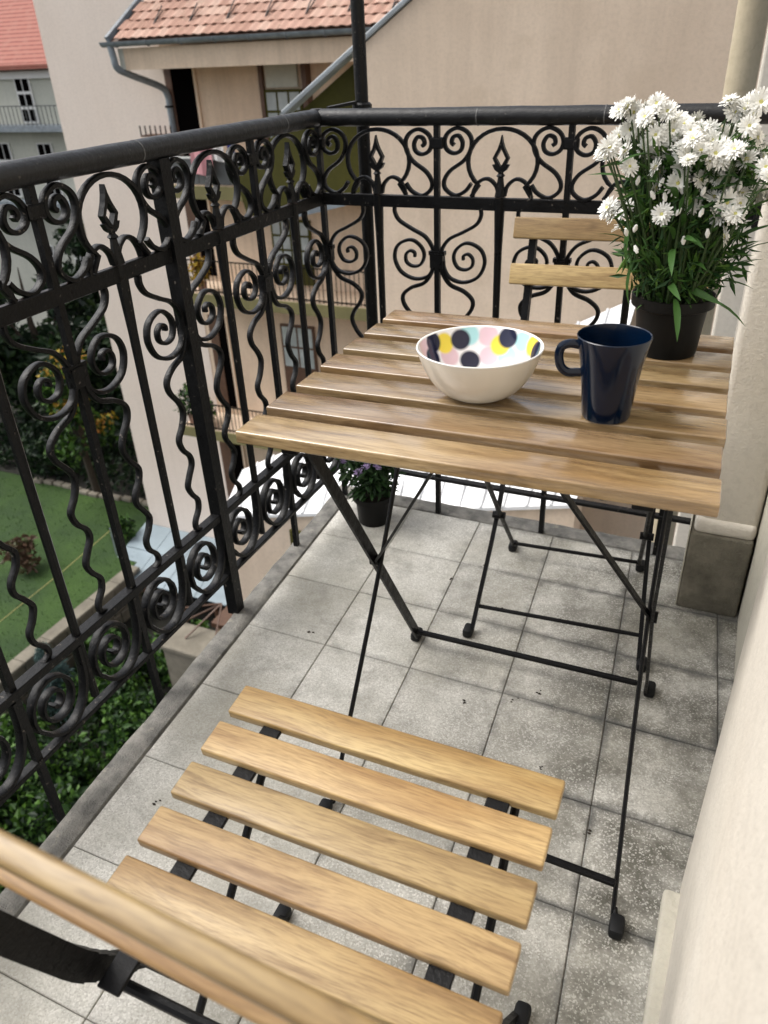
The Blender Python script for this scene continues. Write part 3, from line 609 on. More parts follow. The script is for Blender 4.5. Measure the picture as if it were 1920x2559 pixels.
# ================================================================== BOWL, MUG
TZ = 0.7002
bowl = empty('bowl', (0.678, -0.841, TZ), 0, 'white bowl with colourful dots inside, standing on the table', 'bowl')
po = [(.0, .001), (.024, .001), (.0275, .0), (.0295, .0006), (.037, .0028), (.0465, .0080), (.0560, .0165), (.0640, .0270), (.0705, .0390), (.0752, .0510), (.0785, .0600), (.0796, .0645)]
MB().lathe(po, 64).obj('bowl_body', M['bowl_out'], bowl, smooth=True)
MB().lathe([(.0795, .0645), (.0802, .0658), (.0795, .0668), (.0780, .0665), (.0772, .0652)], 64).obj('rim', M['rim_white'], bowl, smooth=True)
MB().lathe([(.0772, .0652), (.0750, .0580), (.0712, .0480), (.0655, .0370), (.0575, .0260), (.0470, .0155), (.030, .008), (.012, .0055), (.0, .005)], 64).obj('dotted_inside', M['bowl_in'], bowl, smooth=True)
mug = empty('mug', (0.8430, -0.856, TZ), 0, 'dark navy blue glazed mug with its handle turned left', 'mug')
mo = [(.0, .002), (.022, .002), (.0255, .0), (.0275, .001), (.0285, .004), (.0300, .020), (.0325, .045), (.0358, .068), (.0392, .086), (.0418, .0985), (.0420, .1000), (.0412, .1008), (.0402, .1000), (.0376, .086), (.0342, .066), (.0308, .043), (.0275, .012), (.0, .009)]
MB().lathe(mo, 56).obj('mug_body', M['navy'], mug, smooth=True)
hd = smoothpath([(-.0375, 0, .088), (-.048, 0, .0895), (-.0575, 0, .086), (-.0605, 0, .076), (-.0575, 0, .062), (-.049, 0, .0545), (-.0385, 0, .0545), (-.0335, 0, .0545)], 4)
ho = MB().tube(hd, .0040, 10, True, 1.35, .95, up=(0, 1, 0)).obj('handle', M['navy'], mug, smooth=True); ho.rotation_euler = (0, 0, rad(14))

# ================================================================== POTTED FLOWERS
def pot_parts(root, rr=.0555, rb=.0405, h=.083):
    MB().lathe([(0, .003), (rb * .85, .003), (rb, 0), (rb + .0012, .003), (rr - .0075, h - .016), (rr - .0035, h - .0158), (rr, h - .014), (rr + .0005, h), (rr - .0015, h + .0005), (rr - .004, h - .004), (rr - .006, h - .012)], 40).obj('pot', M['pot'], root, smooth=True)
    sv = MB(); sv.lathe([(rr - .0056, h - .011), (rr * .6, h - .008), (.0001, h - .006)], 20).obj('soil', M['soil'], root, smooth=True)
def flower_mesh(seed, R, mat, layers=((22, 1.0, .06), (17, .84, .38), (11, .58, .95))):
    rg = random.Random(seed); mb = MB()
    for n, lr, up in layers:
        for i in range(n):
            a = 2 * PI * (i + rg.uniform(-.3, .3)) / n; r = R * lr * rg.uniform(.82, 1.08); w = R * .085 * rg.uniform(.8, 1.25); u = up + rg.uniform(-.14, .14)
            dx, dy = math.cos(a), math.sin(a); tx, ty = -dy, dx; vs = []
            for t, ww in ((.12, .6), (.5, 1.0), (.85, .95), (1.0, .45)):
                z = r * (u * t * (1.35 - .55 * t)) + .0015; tw = w * ww
                vs += [(dx * r * t + tx * tw, dy * r * t + ty * tw, z), (dx * r * t - tx * tw, dy * r * t - ty * tw, z + rg.uniform(-.0006, .0006))]
            mb.add(vs, [(0, 1, 3, 2), (2, 3, 5, 4), (4, 5, 7, 6)])
    return mb.mesh('flower', mat)
def disc_mesh(R): return MB().lathe([(R * .26, 0), (R * .27, R * .10), (R * .18, R * .2), (.0001, R * .22)], 10).mesh('flower_centre', M['disc'], True)
def leaf_mesh(ln, w, curve, mat, seed=0):
    vs = []; fs = []; n = 5
    for i in range(n + 1):
        t = i / n; ww = w * (math.sin(PI * min(1, t * .92 + .06)) ** .8) * (1 if t < 1 else .1)
        x = ln * t; z = -curve * ln * t * t
        vs += [(x, ww / 2, z + ww * .18), (x, 0, z), (x, -ww / 2, z + ww * .18)]
    for i in range(n):
        a = i * 3; fs += [(a, a + 1, a + 4, a + 3), (a + 1, a + 2, a + 5, a + 4)]
    return MB().add(vs, fs).mesh('leaf', mat, True)
FL = [(-0.084,-0.038,0.316),(-0.048,-0.053,0.321),(-0.031,-0.019,0.289),(-0.079,-0.047,0.267),(-0.099,-0.057,0.269),(-0.021,-0.019,0.273),(-0.037,0.041,0.244),(-0.047,0.027,0.228),(-0.012,0.023,0.233),(-0.007,-0.039,0.261),(0.013,-0.003,0.286),(0.02,-0.033,0.277),(0.035,-0.045,0.274),(0.058,-0.053,0.296),(0.049,-0.04,0.312),(0.034,0.042,0.296),(0.049,0.03,0.235),(0.025,0.028,0.214),(0.044,0.027,0.218),(0.044,-0.043,0.193),(-0.096,-0.029,0.196),(-0.077,0.007,0.189),(-0.07,0.019,0.309),(-0.085,0.033,0.29),(-0.1,0.036,0.275),(-0.006,-0.055,0.291),(-0.026,0.005,0.299),(-0.044,0.012,0.272),(-0.043,-0.007,0.263),(0.002,-0.045,0.278),(0.003,-0.011,0.28),(0.026,-0.055,0.266),(0.053,0.042,0.259),(0.068,0.035,0.27),(0.077,-0.002,0.258),(0.038,-0.03,0.239),(0.03,0.04,0.223),(0.061,0.001,0.254),(0.08,0.036,0.207),(0.044,0.033,0.28),(0.041,-0.007,0.259),(-0.008,-0.017,0.268),(-0.059,0.004,0.293),(-0.069,-0.015,0.3),(-0.073,-0.046,0.312),(0.043,-0.03,0.314),(0.058,0.028,0.301),(0.085,-0.06,0.253),(0.01,-0.06,0.269),(0.015,0.007,0.256),(-0.028,-0.033,0.298),(-0.02,-0.004,0.293),(-0.035,-0.011,0.281),(-0.05,-0.026,0.27)]
plant = empty('potted_aster', (0.882, -0.600, TZ), 0, 'bushy white flowering aster in a black plastic pot on the table', 'potted plant')
pot_parts(plant)
rg = random.Random(21)
fmesh = [flower_mesh(i, R, M['petal']) for i, R in enumerate((.0150, .0135, .0165, .0112))]; dm = [disc_mesh(R * .95) for R in (.0150, .0135, .0165, .0112)]
stems = MB()
FLX = list(FL)
for (x, y, z) in FL:
    for _ in range(2): FLX.append((x * .96 + rg.uniform(-.02, .02), y + rg.uniform(-.022, .022), z + rg.uniform(-.026, .008)))
for _ in range(16): FLX.append((rg.uniform(-.06, .075), rg.uniform(-.062, -.03), rg.uniform(.195, .255)))
for i, (x, y, z) in enumerate(FLX):
    k = rg.choice((0, 0, 1, 1, 2, 3)); out = Vector((x * 5.5, y * 5.5 - .45, .55)) + Vector((rg.gauss(0, .6), rg.gauss(0, .5), rg.gauss(0, .3)))
    q = out.normalized().to_track_quat('Z', 'Y')
    f = link('flower', fmesh[k], plant, (x, y, z), q.to_euler()); link('flower_centre', dm[k], f, (0, 0, .001))
    base = Vector((x * .28 + rg.uniform(-.012, .012), y * .28 + rg.uniform(-.012, .012), .07)); top = Vector((x, y, z)) - out.normalized() * .002
    midp = base.lerp(top, .55) + Vector((x * .06, y * .06, .02))
    stems.tube(smoothpath([base, midp, top], 4), [.0016] * 4 + [.0012] * 4 + [.0009], 5)
stems.obj('stems', M['stem'], plant)
m_bud = MB().tube([(0, 0, -.006), (0, 0, -.001), (0, 0, .005)], [.0015, .0034, .0015], 6).mesh('flower_bud', M['petal'], True)
for (x, y, z) in [(-0.039,-0.06,0.22),(-0.024,-0.06,0.218),(-0.005,-0.06,0.201),(0.022,-0.06,0.201),(-0.055,-0.06,0.179),(-0.066,-0.06,0.174),(0.006,-0.06,0.167),(-0.051,-0.06,0.153),(0.033,-0.06,0.177),(.02,-.055,.225),(.05,-.05,.225),(-.06,-.05,.235),(.06,-.04,.23),(-.03,-.06,.235)]:
    link('flower_bud', m_bud, plant, (x, y, z), (rg.uniform(-.6, .6), rg.uniform(-.6, .6), 0))
lm = [leaf_mesh(.048, .0068, .35, M['leaf']), leaf_mesh(.038, .0052, .15, M['leaf']), leaf_mesh(.058, .0095, .6, M['leaf']), leaf_mesh(.032, .0045, .5, M['leaf'])]
for i in range(230):
    a = rg.uniform(0, 2 * PI); z = .075 + .185 * rg.random() ** .85; r = (.012 + .052 * rg.random()) * (1 + (z - .08) * 1.2)
    if z < .1: r *= .55
    x, y = r * math.cos(a), r * math.sin(a) * .8
    d = Vector((math.cos(a), math.sin(a), rg.uniform(.1, 1.7))); 
    o = link('leaf', lm[rg.choice((0, 0, 1, 1, 2, 3))], plant, (x, y, z), d.to_track_quat('X', 'Z').to_euler()); o.rotation_euler.rotate_axis('X', rg.uniform(-1, 1))
for (x, y, z, d, k) in [(.040, -.025, .083, (.85, -.25, .12), 2), (.005, -.045, .088, (.22, -.75, -.10), 2), (-.052, -.03, .135, (-.45, -.3, -.85), 2), (-.05, -.035, .16, (-.5, -.2, -1), 0), (.05, -.01, .105, (.9, -.2, .25), 0), (-.06, -.04, .19, (-.4, -.4, -.9), 2), (-.055, -.03, .24, (-.2, -.3, -1.0), 2), (-.045, -.04, .255, (.1, -.4, -1.0), 2)]:
    link('leaf', lm[k], plant, (x, y, z), Vector(d).to_track_quat('X', 'Z').to_euler())
rg2 = random.Random(5)
fo = leaf_cloud(3600, blob_fn([((-.02, -.01, .15), (.058, .048, .065)), ((.03, .0, .15), (.052, .048, .065)), ((0, -.01, .21), (.085, .055, .05)), ((0, 0, .115), (.045, .04, .04)), ((-.02, 0, .255), (.065, .05, .035)), ((.03, 0, .245), (.055, .05, .035))], rg2, .1), .023, rg2, .2, .2).obj('foliage', M['leaf'], plant)
fo['kind'] = 'stuff'

sp2 = empty('potted_lilac_plant', (0.176, -0.146, 0.0), 0.4, 'small lilac flowering plant in a black pot on the tiled corner under the table', 'potted plant')
pot_parts(sp2, .054, .041, .084)
rg3 = random.Random(9)
fo = leaf_cloud(750, blob_fn([((0, 0, .125), (.065, .06, .05)), ((-.02, 0, .17), (.07, .06, .05)), ((.02, .01, .16), (.06, .06, .05))], rg3, .2), .028, rg3, .34, .1).obj('foliage', M['leaf_dark'], sp2); fo['kind'] = 'stuff'
lmm = flower_mesh(77, .013, M['lilac'], ((14, 1.0, .2), (10, .7, .6)))
for i in range(9):
    a = rg3.uniform(0, 2 * PI); r = .078 * math.sqrt(rg3.random()); z = .185 + .035 * rg3.random() - r * .3
    o = link('flower', lmm, sp2, (r * math.cos(a), r * math.sin(a), z), (rg3.uniform(-.6, .6), rg3.uniform(-.6, .6), 0))
ld = leaf_mesh(.042, .011, .2, M['leaf_dark'])
for i in range(40):
    a = rg3.uniform(0, 2 * PI); z = rg3.uniform(.09, .17); d = Vector((math.cos(a), math.sin(a), rg3.uniform(-.3, .6)))
    link('leaf', ld, sp2, (.035 * math.cos(a), .035 * math.sin(a), z), d.to_track_quat('X', 'Z').to_euler())

# ================================================================== TAN NEIGHBOURING WALL AND ITS WHITE ROOF
tb = empty('tan_building', (-1.0, 4.5, -12), 0, 'large tan plastered wall with a sloping grey coping behind the back railing', 'building')
def pp(pts, y0, y1):                                    # prism from a facade outline (x, z), world coordinates -> tan root
    n = len(pts); return MB().add([(x + 1.0, y0 - 4.5, z + 12) for x, z in pts] + [(x + 1.0, y1 - 4.5, z + 12) for x, z in pts],
        [tuple(range(n)), tuple(range(n, 2 * n))[::-1]] + [(i, (i + 1) % n, (i + 1) % n + n, i + n) for i in range(n)])
pp([(-2.06, -12.0), (3.2, -12.0), (3.2, 3.6), (1.9, 3.6), (-2.06, 1.07)], 4.5, 8.0).obj('wall_face', M['tan'], tb)
def coping(x0, z0, x1, z1, name='coping'):
    MB().beam((x0 + 1, .05, z0 + 12.03), (x1 + 1, .05, z1 + 12.03), .15, .035, up=(0, 0, 1)).obj(name, M['zinc_light'], tb, bevel=.006, seg=1)
coping(-2.75, .63, 1.95, 3.64)
pp([(-3.30, -.20), (-2.25, .02), (-2.062, .06), (-2.062, 1.04), (-2.75, .60), (-3.40, .18)], 4.62, 5.2).obj('stair_side', M['olive'], tb)
pp([(-3.2, -.28), (-2.07, -.02), (-2.07, .05), (-3.2, -.21)], 4.58, 5.25).obj('stair_edge', M['zinc'], tb)
# low roof of white sheets leaning on the wall
wr = empty('white_sheet_roof', (-1.5, 3.6, -2.4), 0, 'white sheet metal lean-to roof below the balcony beside the tan wall', 'roof')
def roofpt(u, v): # u 0..1 along the slope to the right, v 0 wall .. 1 front
    A = Vector((-3.70, 4.49, -2.86)); B = Vector((0.28, 4.49, -.63)); Cc = Vector((-3.15, 3.3, -2.67)); D = Vector((0.15, 3.3, -1.87))
    return (A.lerp(B, u)).lerp(Cc.lerp(D, u), v) - Vector((-1.5, 3.6, -2.4))
for i in range(6):
    u0, u1 = i / 6 + .001, (i + 1) / 6 - .001; q = [roofpt(u0, 0), roofpt(u1, 0), roofpt(u1, 1), roofpt(u0, 1)]
    MB().add(q + [p - Vector((0, 0, .03)) for p in q], [(0, 1, 2, 3), (7, 6, 5, 4), (0, 4, 5, 1), (1, 5, 6, 2), (2, 6, 7, 3), (3, 7, 4, 0)]).obj('sheet', M['sheet'], wr)
for i in range(1, 18):
    p, q = roofpt(i / 18, 0), roofpt(i / 18, 1); MB().beam(p + Vector((0, 0, .008)), q + Vector((0, 0, .008)), .018, .02).obj('seam', M['sheet'], wr)
fr = MB(); a, b = roofpt(0, .98), roofpt(1, .98); n = 4
fr.add([a - Vector((0, 0, .04)), b - Vector((0, 0, .04)), Vector((b.x, b.y, -9)), Vector((a.x, a.y, -9)), a - Vector((0, -.3, .04)), b - Vector((0, -.3, .04)), Vector((b.x, b.y + .3, -9)), Vector((a.x, a.y + .3, -9))],
       [(0, 1, 2, 3), (7, 6, 5, 4), (0, 4, 5, 1), (1, 5, 6, 2), (2, 6, 7, 3), (3, 7, 4, 0)])
fr.obj('front_wall', M['tan'], wr)
MB().box(-.86, -.64, -.345, -.32, -2.6, -.22).obj('door', M['olive'], wr); MB().box(-.62, -.42, -.345, -.32, -2.6, -.22).obj('doorway', M['dark'], wr)

# ================================================================== GALLERY HOUSE
GH = (-12.0, 16.2, -14.8)
gh = empty('gallery_house', GH, 0, 'pale plastered courtyard house with open galleries, clay tile roof and grey gutter', 'building')
def g(x, y, z): return Vector((x - GH[0], y - GH[1], z - GH[2]))
def gbox(name, x0, x1, y0, y1, z0, z1, mat, bevel=0, parent=None):
    a = g(x0, y0, z0); b = g(x1, y1, z1); return MB().box(a.x, b.x, a.y, b.y, a.z, b.z).obj(name, mat, parent or gh, bevel=bevel, seg=1)
gbox('end_wall', -16.75, -13.02, 16.2, 24, -14.8, 6.5, M['pink'])
gbox('gallery_wall', -13.02, -2, 16.215, 24, -14.8, 1.5, M['gallery'])
# openings: (x0,x1,z0,z1)
def doorway(x0, xr, x1, z0, z1):
    gbox('door_reveal', x0, xr, 16.16, 16.205, z0, z1, M['brown']); gbox('doorway', xr, x1, 16.175, 16.21, z0, z1, M['dark'])
    gbox('door_frame', x1, x1 + .07, 16.15, 16.20, z0, z1, M['gallery'])
doorway(-12.97, -12.79, -12.12, -1.55, 1.0); doorway(-13.0, -12.71, -12.25, -4.15, -1.92); doorway(-12.84, -12.54, -12.24, -8.1, -5.28); doorway(-13.15, -12.76, -12.33, -12.6, -9.3)
def window(x0, x1, z0, z1, nx, nz, frame, solid_bottom=0.0):
    f = gbox('window', x0, x1, 16.13, 16.21, z0, z1, frame)
    t = .06; zb = z0 + (z1 - z0) * solid_bottom
    w = (x1 - x0 - t * (nx + 1)) / nx; h = (z1 - zb - t * (nz + 1)) / nz
    for i in range(nx):
        for j in range(nz):
            xa = x0 + t + i * (w + t); za = zb + t + j * (h + t)
            p = g(xa, 16.118, za); q = g(xa + w, 16.128, za + h)
            MB().box(p.x, q.x, p.y, q.y, p.z, q.z).obj('pane', M['glass'], f)
window(-10.12, -9.12, -1.0, 0.36, 3, 3, M['olive']); gbox('roller_blind', -10.05, -9.2, 16.14, 16.2, .40, .95, M['far']); gbox('window_jamb', -10.22, -10.12, 16.1, 16.2, -1.4, 1.0, M['brown'])
window(-10.35, -9.2, -4.2, -2.56, 4, 3, M['olive'], .3); window(-10.4, -9.35, -7.6, -5.32, 2, 2, M['brown'], .45)
gbox('window_jamb', -8.98, -8.86, 15.95, 16.2, -1.2, .95, M['brown'])
# gallery slabs with olive painted edges
for (xl, z) in ((-12.5, -1.62), (-12.6, -4.30), (-13.5, -8.35)):
    gbox('gallery_slab', xl, -2, 15.02, 16.2, z - .28, z, M['gallery']); gbox('slab_edge', xl - .02, -2, 14.96, 15.019, z - .31, z - .01, M['olive_band'])
def iron_rail(xl, xr, z, h, step):
    mb = MB(); p = g(xl, 15.05, z)
    for zz in (.06, h): mb.beam(g(xl, 15.05, z + zz), g(xr, 15.05, z + zz), .035, .03)
    x = xl
    while x < xr: mb.beam(g(x, 15.05, z), g(x, 15.05, z + h), .016, .016, up=(0, 1, 0)); x += step
    mb.obj('gallery_railing', M['iron'], gh)
iron_rail(-12.6, -5.5, -4.30, .85, .125); iron_rail(-13.45, -5.5, -8.35, .8, .125)
for i in range(6): gbox('parapet_panel', -12.45 + i * .9, -11.57 + i * .9, 15.03, 15.07, -1.60, -1.02, M['grey_panel'])
gbox('parapet_rail', -12.45, -6, 15.01, 15.09, -1.02, -.98, M['whitepaint'])
# fascia beam, gutter, roof
gbox('fascia_beam', -13.25, -2, 15.12, 15.35, .88, 1.33, M['gallery']); gbox('soffit', -13.2, -2, 15.351, 16.2, 1.02, 1.30, M['gallery'])
gbox('beam_end', -13.40, -13.252, 15.12, 15.4, .90, 1.33, M['far'])
gut = MB(); n = 7
prof = [(math.cos(PI + PI * k / n) * .11, math.sin(PI + PI * k / n) * .11) for k in range(n + 1)] + [(.10, .0), (0.0, -.095), (-.10, .0)]
xs = (-13.72, -2.0); gut.add([g(x, 15.0 + p[0], 1.47 + p[1]) for x in xs for p in prof], [(i, i + 1, i + 1 + len(prof), i + len(prof)) for i in range(len(prof) - 1)] + [tuple(range(len(prof))), tuple(range(len(prof), 2 * len(prof)))[::-1]])
gut.obj('gutter', M['zinc'], gh, smooth=True)
for i in range(12):
    MB().tube([g(-13.3 + i * .92, 15.0 + math.cos(PI + PI * k / 8) * .118, 1.47 + math.sin(PI + PI * k / 8) * .118) for k in range(9)], .012, 6).obj('gutter_bracket', M['zinc'], gh)
MB().tube(smoothpath([g(-13.50, 15.0, 1.40), g(-13.46, 15.0, 1.15), g(-13.42, 15.02, .93), g(-13.30, 15.30, .78), g(-13.0, 15.95, .50), g(-12.93, 16.10, .30), g(-12.93, 16.12, -.1), g(-12.93, 16.12, -2)], 5), .08, 12).obj('downpipe', M['zinc'], gh, smooth=True)
gbox('pipe_collar', -13.01, -12.85, 16.03, 16.2, .02, .07, M['iron'])
gbox('bracket_shelf', -13.75, -12.75, 15.8, 16.2, -.62, -.58, M['brown']); 
for i in range(7): gbox('shelf_bar', -13.75 + i * .16, -13.73 + i * .16, 15.8, 15.83, -.58, -.36, M['iron'])
pitch = rad(33)
roofbase = MB(); 
rz0 = 1.50; back = 4.2
rv = [g(-13.50, 14.98, rz0 - .03), g(-2, 14.98, rz0 - .03), g(-2, 14.98 + back, rz0 - .03 + back * math.tan(pitch)), g(-13.02, 14.98 + back, rz0 - .03 + back * math.tan(pitch))]
roofbase.add(rv + [p - Vector((0, 0, .1)) for p in rv], [(0, 1, 2, 3), (7, 6, 5, 4), (0, 4, 5, 1), (1, 5, 6, 2), (2, 6, 7, 3), (3, 7, 4, 0)]).obj('roof', M['brown'], gh)
MB().beam(g(-13.52, 14.96, rz0 + .02), g(-13.04, 14.98 + back, rz0 + .02 + back * math.tan(pitch)), .10, .12).obj('verge_flashing', M['zinc'], gh)
# clay tiles, one by one
tw_, tl_ = .245, .33
tvs = []; nseg = 6
for yy, lift in ((0, .045), (tl_ + .06, .012)):
    for k in range(nseg + 1):
        t = k / nseg; tvs.append((t * tw_, yy, lift + .013 * math.sin(2 * PI * t)))
top = len(tvs); tvs += [(x, y, z - .02) for x, y, z in tvs]
tf = [(k, k + 1, k + nseg + 2, k + nseg + 1) for k in range(nseg)] + [(k, k + 1, k + 1 + top, k + top) for k in range(nseg)]
m_rt = MB().add(tvs, tf).mesh('roof_tile', M['rooftile'], True)
for r in range(6):
    off = r * tl_; x0 = -13.44 + .11 * off + (.0 if r % 2 else .12); nx = 38 if r < 6 else 0
    for i in range(nx):
        p = g(x0 + i * tw_, 14.98 + off * math.cos(pitch), rz0 + off * math.sin(pitch))
        o = link('roof_tile', m_rt, gh, (p.x, p.y, p.z + rg.uniform(-.004, .004)), (pitch, 0, rg.uniform(-.01, .01)))
up_ = MB()
for r in range(6, 13):
    for i in range(38):
        p = g(-13.44 + .11 * r * tl_ + i * tw_, 14.98 + r * tl_ * math.cos(pitch), rz0 + r * tl_ * math.sin(pitch)); mt = Matrix.Translation(p) @ Matrix.Rotation(pitch, 4, 'X')
        up_.add([mt @ Vector(v) for v in tvs], tf)
o = up_.obj('upper_tiles', M['rooftile'], gh); o['kind'] = 'stuff'
for i in range(9):
    for a, b in (((-12.4 + i, .45), (-12.4 + i, .95)), ((-12.4 + i, .47), (-12.27 + i, .75))):
        MB().beam(g(a[0], 14.95 + a[1] * .84, rz0 + a[1] * .545 + .03), g(b[0], 14.95 + b[1] * .84, rz0 + b[1] * .545 + .13), .018, .018).obj('snow_guard', M['iron'], gh)
# washing on the first gallery, plants on the lowest
def cloth(name, x, z, w, h, mat, label):
    mb = MB(); n = 6
    vs = [(i / n * w - w / 2, .03 * math.sin(i * 1.7) , 0) for i in range(n + 1)] + [(i / n * w - w / 2, .05 * math.sin(i * 1.7 + .4), -h + .03 * math.sin(i)) for i in range(n + 1)]
    vs += [(a, b + .012, c) for a, b, c in vs]; k = 2 * (n + 1)
    fs = [(i, i + 1, i + n + 2, i + n + 1) for i in range(n)] + [(k + i, k + i + n + 1, k + i + n + 2, k + i + 1) for i in range(n)] + [(i, k + i, k + i + 1, i + 1) for i in range(n)]
    o = mb.add(vs, fs).obj(name, mat, loc=(x, 14.9, z)); tag(o, label, 'laundry'); return o
cloth('pink_towel', -11.30, -.62, .65, .75, M['cloth_pink'], 'pink towel hung over the upper gallery rail, left of the pale cloth')
cloth('pale_cloth', -10.82, -.60, .40, .45, M['cloth_white'], 'pale cloth on the gallery line between pink towel and blue cloth')
cloth('blue_cloth', -10.42, -.55, .22, .45, M['cloth_blue'], 'deep blue cloth on the upper gallery line, rightmost of the washing')
def pot_bush(name, x, y, z, r, h, mat, label, cat='plant', group=None, n=260, size=.16):
    rg_ = random.Random(int(x * 100) & 1023); root = empty(name, (x, y, z), 0, label, cat, group)
    leaf_cloud(n, blob_fn([((0, 0, h * .62), (r, r, h * .42))], rg_, .3), size, rg_, .5).obj('foliage', mat, root)
    MB().lathe([(.0, 0), (.10, 0), (.14, .24), (.12, .24), (.0, .2)], 12).obj('pot', M['rooftile'], root)
pot_bush('gallery_plant', -13.3, 15.3, -8.35, .42, 1.15, M['hedge'], 'leafy plant at the left end of the lowest gallery')
pot_bush('gallery_plant', -12.75, 15.25, -8.35, .28, .75, M['hedge'], 'smaller plant beside the dark doorway on the lowest gallery')
pot_bush('gallery_flower', -12.1, 15.2, -4.3, .24, .95, M['yellow'], 'red flowering plant standing on the middle gallery behind the thin railing')

# blue sheet canopy at the foot of the end wall
cn = empty('sheet_canopy', (-15.0, 15.0, -14.8), 0, 'pale blue sheet canopy at the foot of the pink wall', 'canopy')
def cp(x, y, z): return Vector((x + 15.0, y - 15.0, z + 14.8))
for i in range(4):
    x0 = -17.05 + i * 1.22; x1 = x0 + 1.2
    for (ya, yb, za, zb) in ((16.19, 14.9, -13.25, -13.41), (14.88, 13.5, -13.43, -13.6)):
        q = [cp(x0 + .35 * (16.2 - ya) / 2.7, ya, za), cp(x1 + .35 * (16.2 - ya) / 2.7, ya, za), cp(x1 + .35 * (16.2 - yb) / 2.7, yb, zb), cp(x0 + .35 * (16.2 - yb) / 2.7, yb, zb)]
        MB().add(q + [p - Vector((0, 0, .03)) for p in q], [(0, 1, 2, 3), (7, 6, 5, 4), (0, 4, 5, 1), (1, 5, 6, 2), (2, 6, 7, 3), (3, 7, 4, 0)]).obj('sheet', M['canopy'], cn)
for x in (-16.6, -15.1, -13.6, -12.3): MB().beam(cp(x, 13.55, -14.8), cp(x, 13.55, -13.63), .08, .08, up=(0, 1, 0)).obj('post', M['brown'], cn)
# small entrance porch right below
pc = empty('entrance_porch', (-10.4, 10.5, -14.8), 0, 'low concrete porch with a white slab and rusty lattice below the balcony', 'porch')
MB().box(-.9, .5, -.65, .4, 2.58, 2.72).obj('white_slab', M['garden_stone'], pc, bevel=.02, seg=1)
MB().box(-.8, .4, -.55, .35, 0, 2.578).obj('porch_wall', M['garden_stone'], pc)
MB().box(-.3, 1.9, .9, 2.6, 2.3, 2.45).obj('brown_roof', M['brown'], pc)
MB().box(-.2, 1.8, 1.0, 2.5, 0, 2.298).obj('back_wall', M['gallery'], pc)
for a, b in (((-.8, .3, 2.75), (.2, .9, 3.25)), ((-.8, .35, 3.2), (.2, .9, 3.25)), ((-.3, -.2, 2.75), (.2, .9, 3.25)), ((.4, .2, 2.75), (.2, .9, 3.25)), ((-.8, .3, 2.75), (-.8, .35, 3.2))):
    MB().beam(a, b, .035, .035).obj('lattice_bar', M['brown'], pc)

# ================================================================== FAR HOUSE
fh = empty('red_roofed_house', (-38, 34, -14.8), 0, 'grey green house with a red tiled roof at the far left', 'building')
def f_(name, x0, x1, y0, y1, z0, z1, mat): return MB().box(x0 + 38, x1 + 38, y0 - 34, y1 - 34, z0 + 14.8, z1 + 14.8).obj(name, mat, fh)
f_('wall', -56, -32, 34, 44, -14.8, 1.0, M['far'])
MB().add([(-18.4, -.7, 15.9), (6.4, -.7, 15.9), (6.4, 6, 21.5), (-18.4, 6, 21.5), (-18.4, -.7, 15.7), (6.4, -.7, 15.7), (6.4, 6, 21.3), (-18.4, 6, 21.3)], [(0, 1, 2, 3), (7, 6, 5, 4), (0, 4, 5, 1), (1, 5, 6, 2), (2, 6, 7, 3), (3, 7, 4, 0)]).obj('roof', M['redroof'], fh)
f_('eaves_board', -56.3, -31.7, 33.35, 33.5, .85, 1.05, M['brown']); f_('cornice', -56, -32, 33.8, 33.99, .45, .8, M['whitepaint'])
f_('gallery_slab', -56, -32, 32.9, 33.99, -2.05, -1.75, M['zinc']); f_('gallery_slab', -56, -32, 32.9, 33.99, -6.0, -5.7, M['zinc'])
for x, z, h in ((-36.9, -1.7, 2.2), (-40.2, -1.7, 2.2), (-36.4, -5.6, 2.9), (-39.6, -5.6, 2.9), (-38.2, -10.3, 2.0), (-35.6, -10.3, 2.0)):
    w = f_('window', x, x + 1.1, 33.9, 34.0, z, z + h, M['whitepaint'])
    for i in range(2):
        for j in range(3): MB().box(x + .1 + i * .5 + 38, x + .5 + i * .5 + 38, -.13, -.11, z + .1 + j * h / 3 + 14.8, z + (j + 1) * h / 3 - .05 + 14.8).obj('pane', M['dark'], w)
mbr = MB()
for i in range(60): mbr.beam((-12 + i * .3, -1.05, 13.05), (-12 + i * .3, -1.05, 14.0), .03, .03, up=(0, 1, 0))
mbr.beam((-12, -1.05, 14.0), (6, -1.05, 14.0), .05, .05); mbr.obj('gallery_railing', M['grey_panel'], fh)

# ================================================================== GARDEN
def sheet(name, pts, mat, label):
    mb = MB().add(pts, [tuple(range(len(pts)))]); o = mb.obj(name, mat); return tag(o, label, kind='structure')
sheet('ground', [(-300, -300, -14.9), (300, -300, -14.9), (300, 300, -14.9), (-300, 300, -14.9)], M['earth'], 'dark earth ground of the courtyard and beyond')
LZ = -13.5
MB_l = MB(); MB_l.box(-40, -15.95, -8, 19.2, -14.899, LZ); tag(MB_l.obj('lawn', M['lawn']), 'raised green lawn of the courtyard garden', kind='structure')
gr = MB(); rgg = random.Random(31)
for _ in range(6000):
    x = rgg.uniform(-27, -16.0); y = rgg.uniform(7, 18.5); h = rgg.uniform(.03, .08); a = rgg.uniform(0, PI); w = .014
    gr.add([(x - w * math.cos(a), y - w * math.sin(a), LZ), (x + w * math.cos(a), y + w * math.sin(a), LZ), (x + rgg.uniform(-.06, .06), y + rgg.uniform(-.06, .06), LZ + h)], [(0, 1, 2)])
tag(gr.obj('grass', M['grass']), 'short grass of the courtyard lawn', 'grass', kind='stuff')
rw = empty('retaining_wall', (-15.7, 8, -14.9), 0, 'low stone retaining wall with a pale cap along the lawn edge', 'wall')
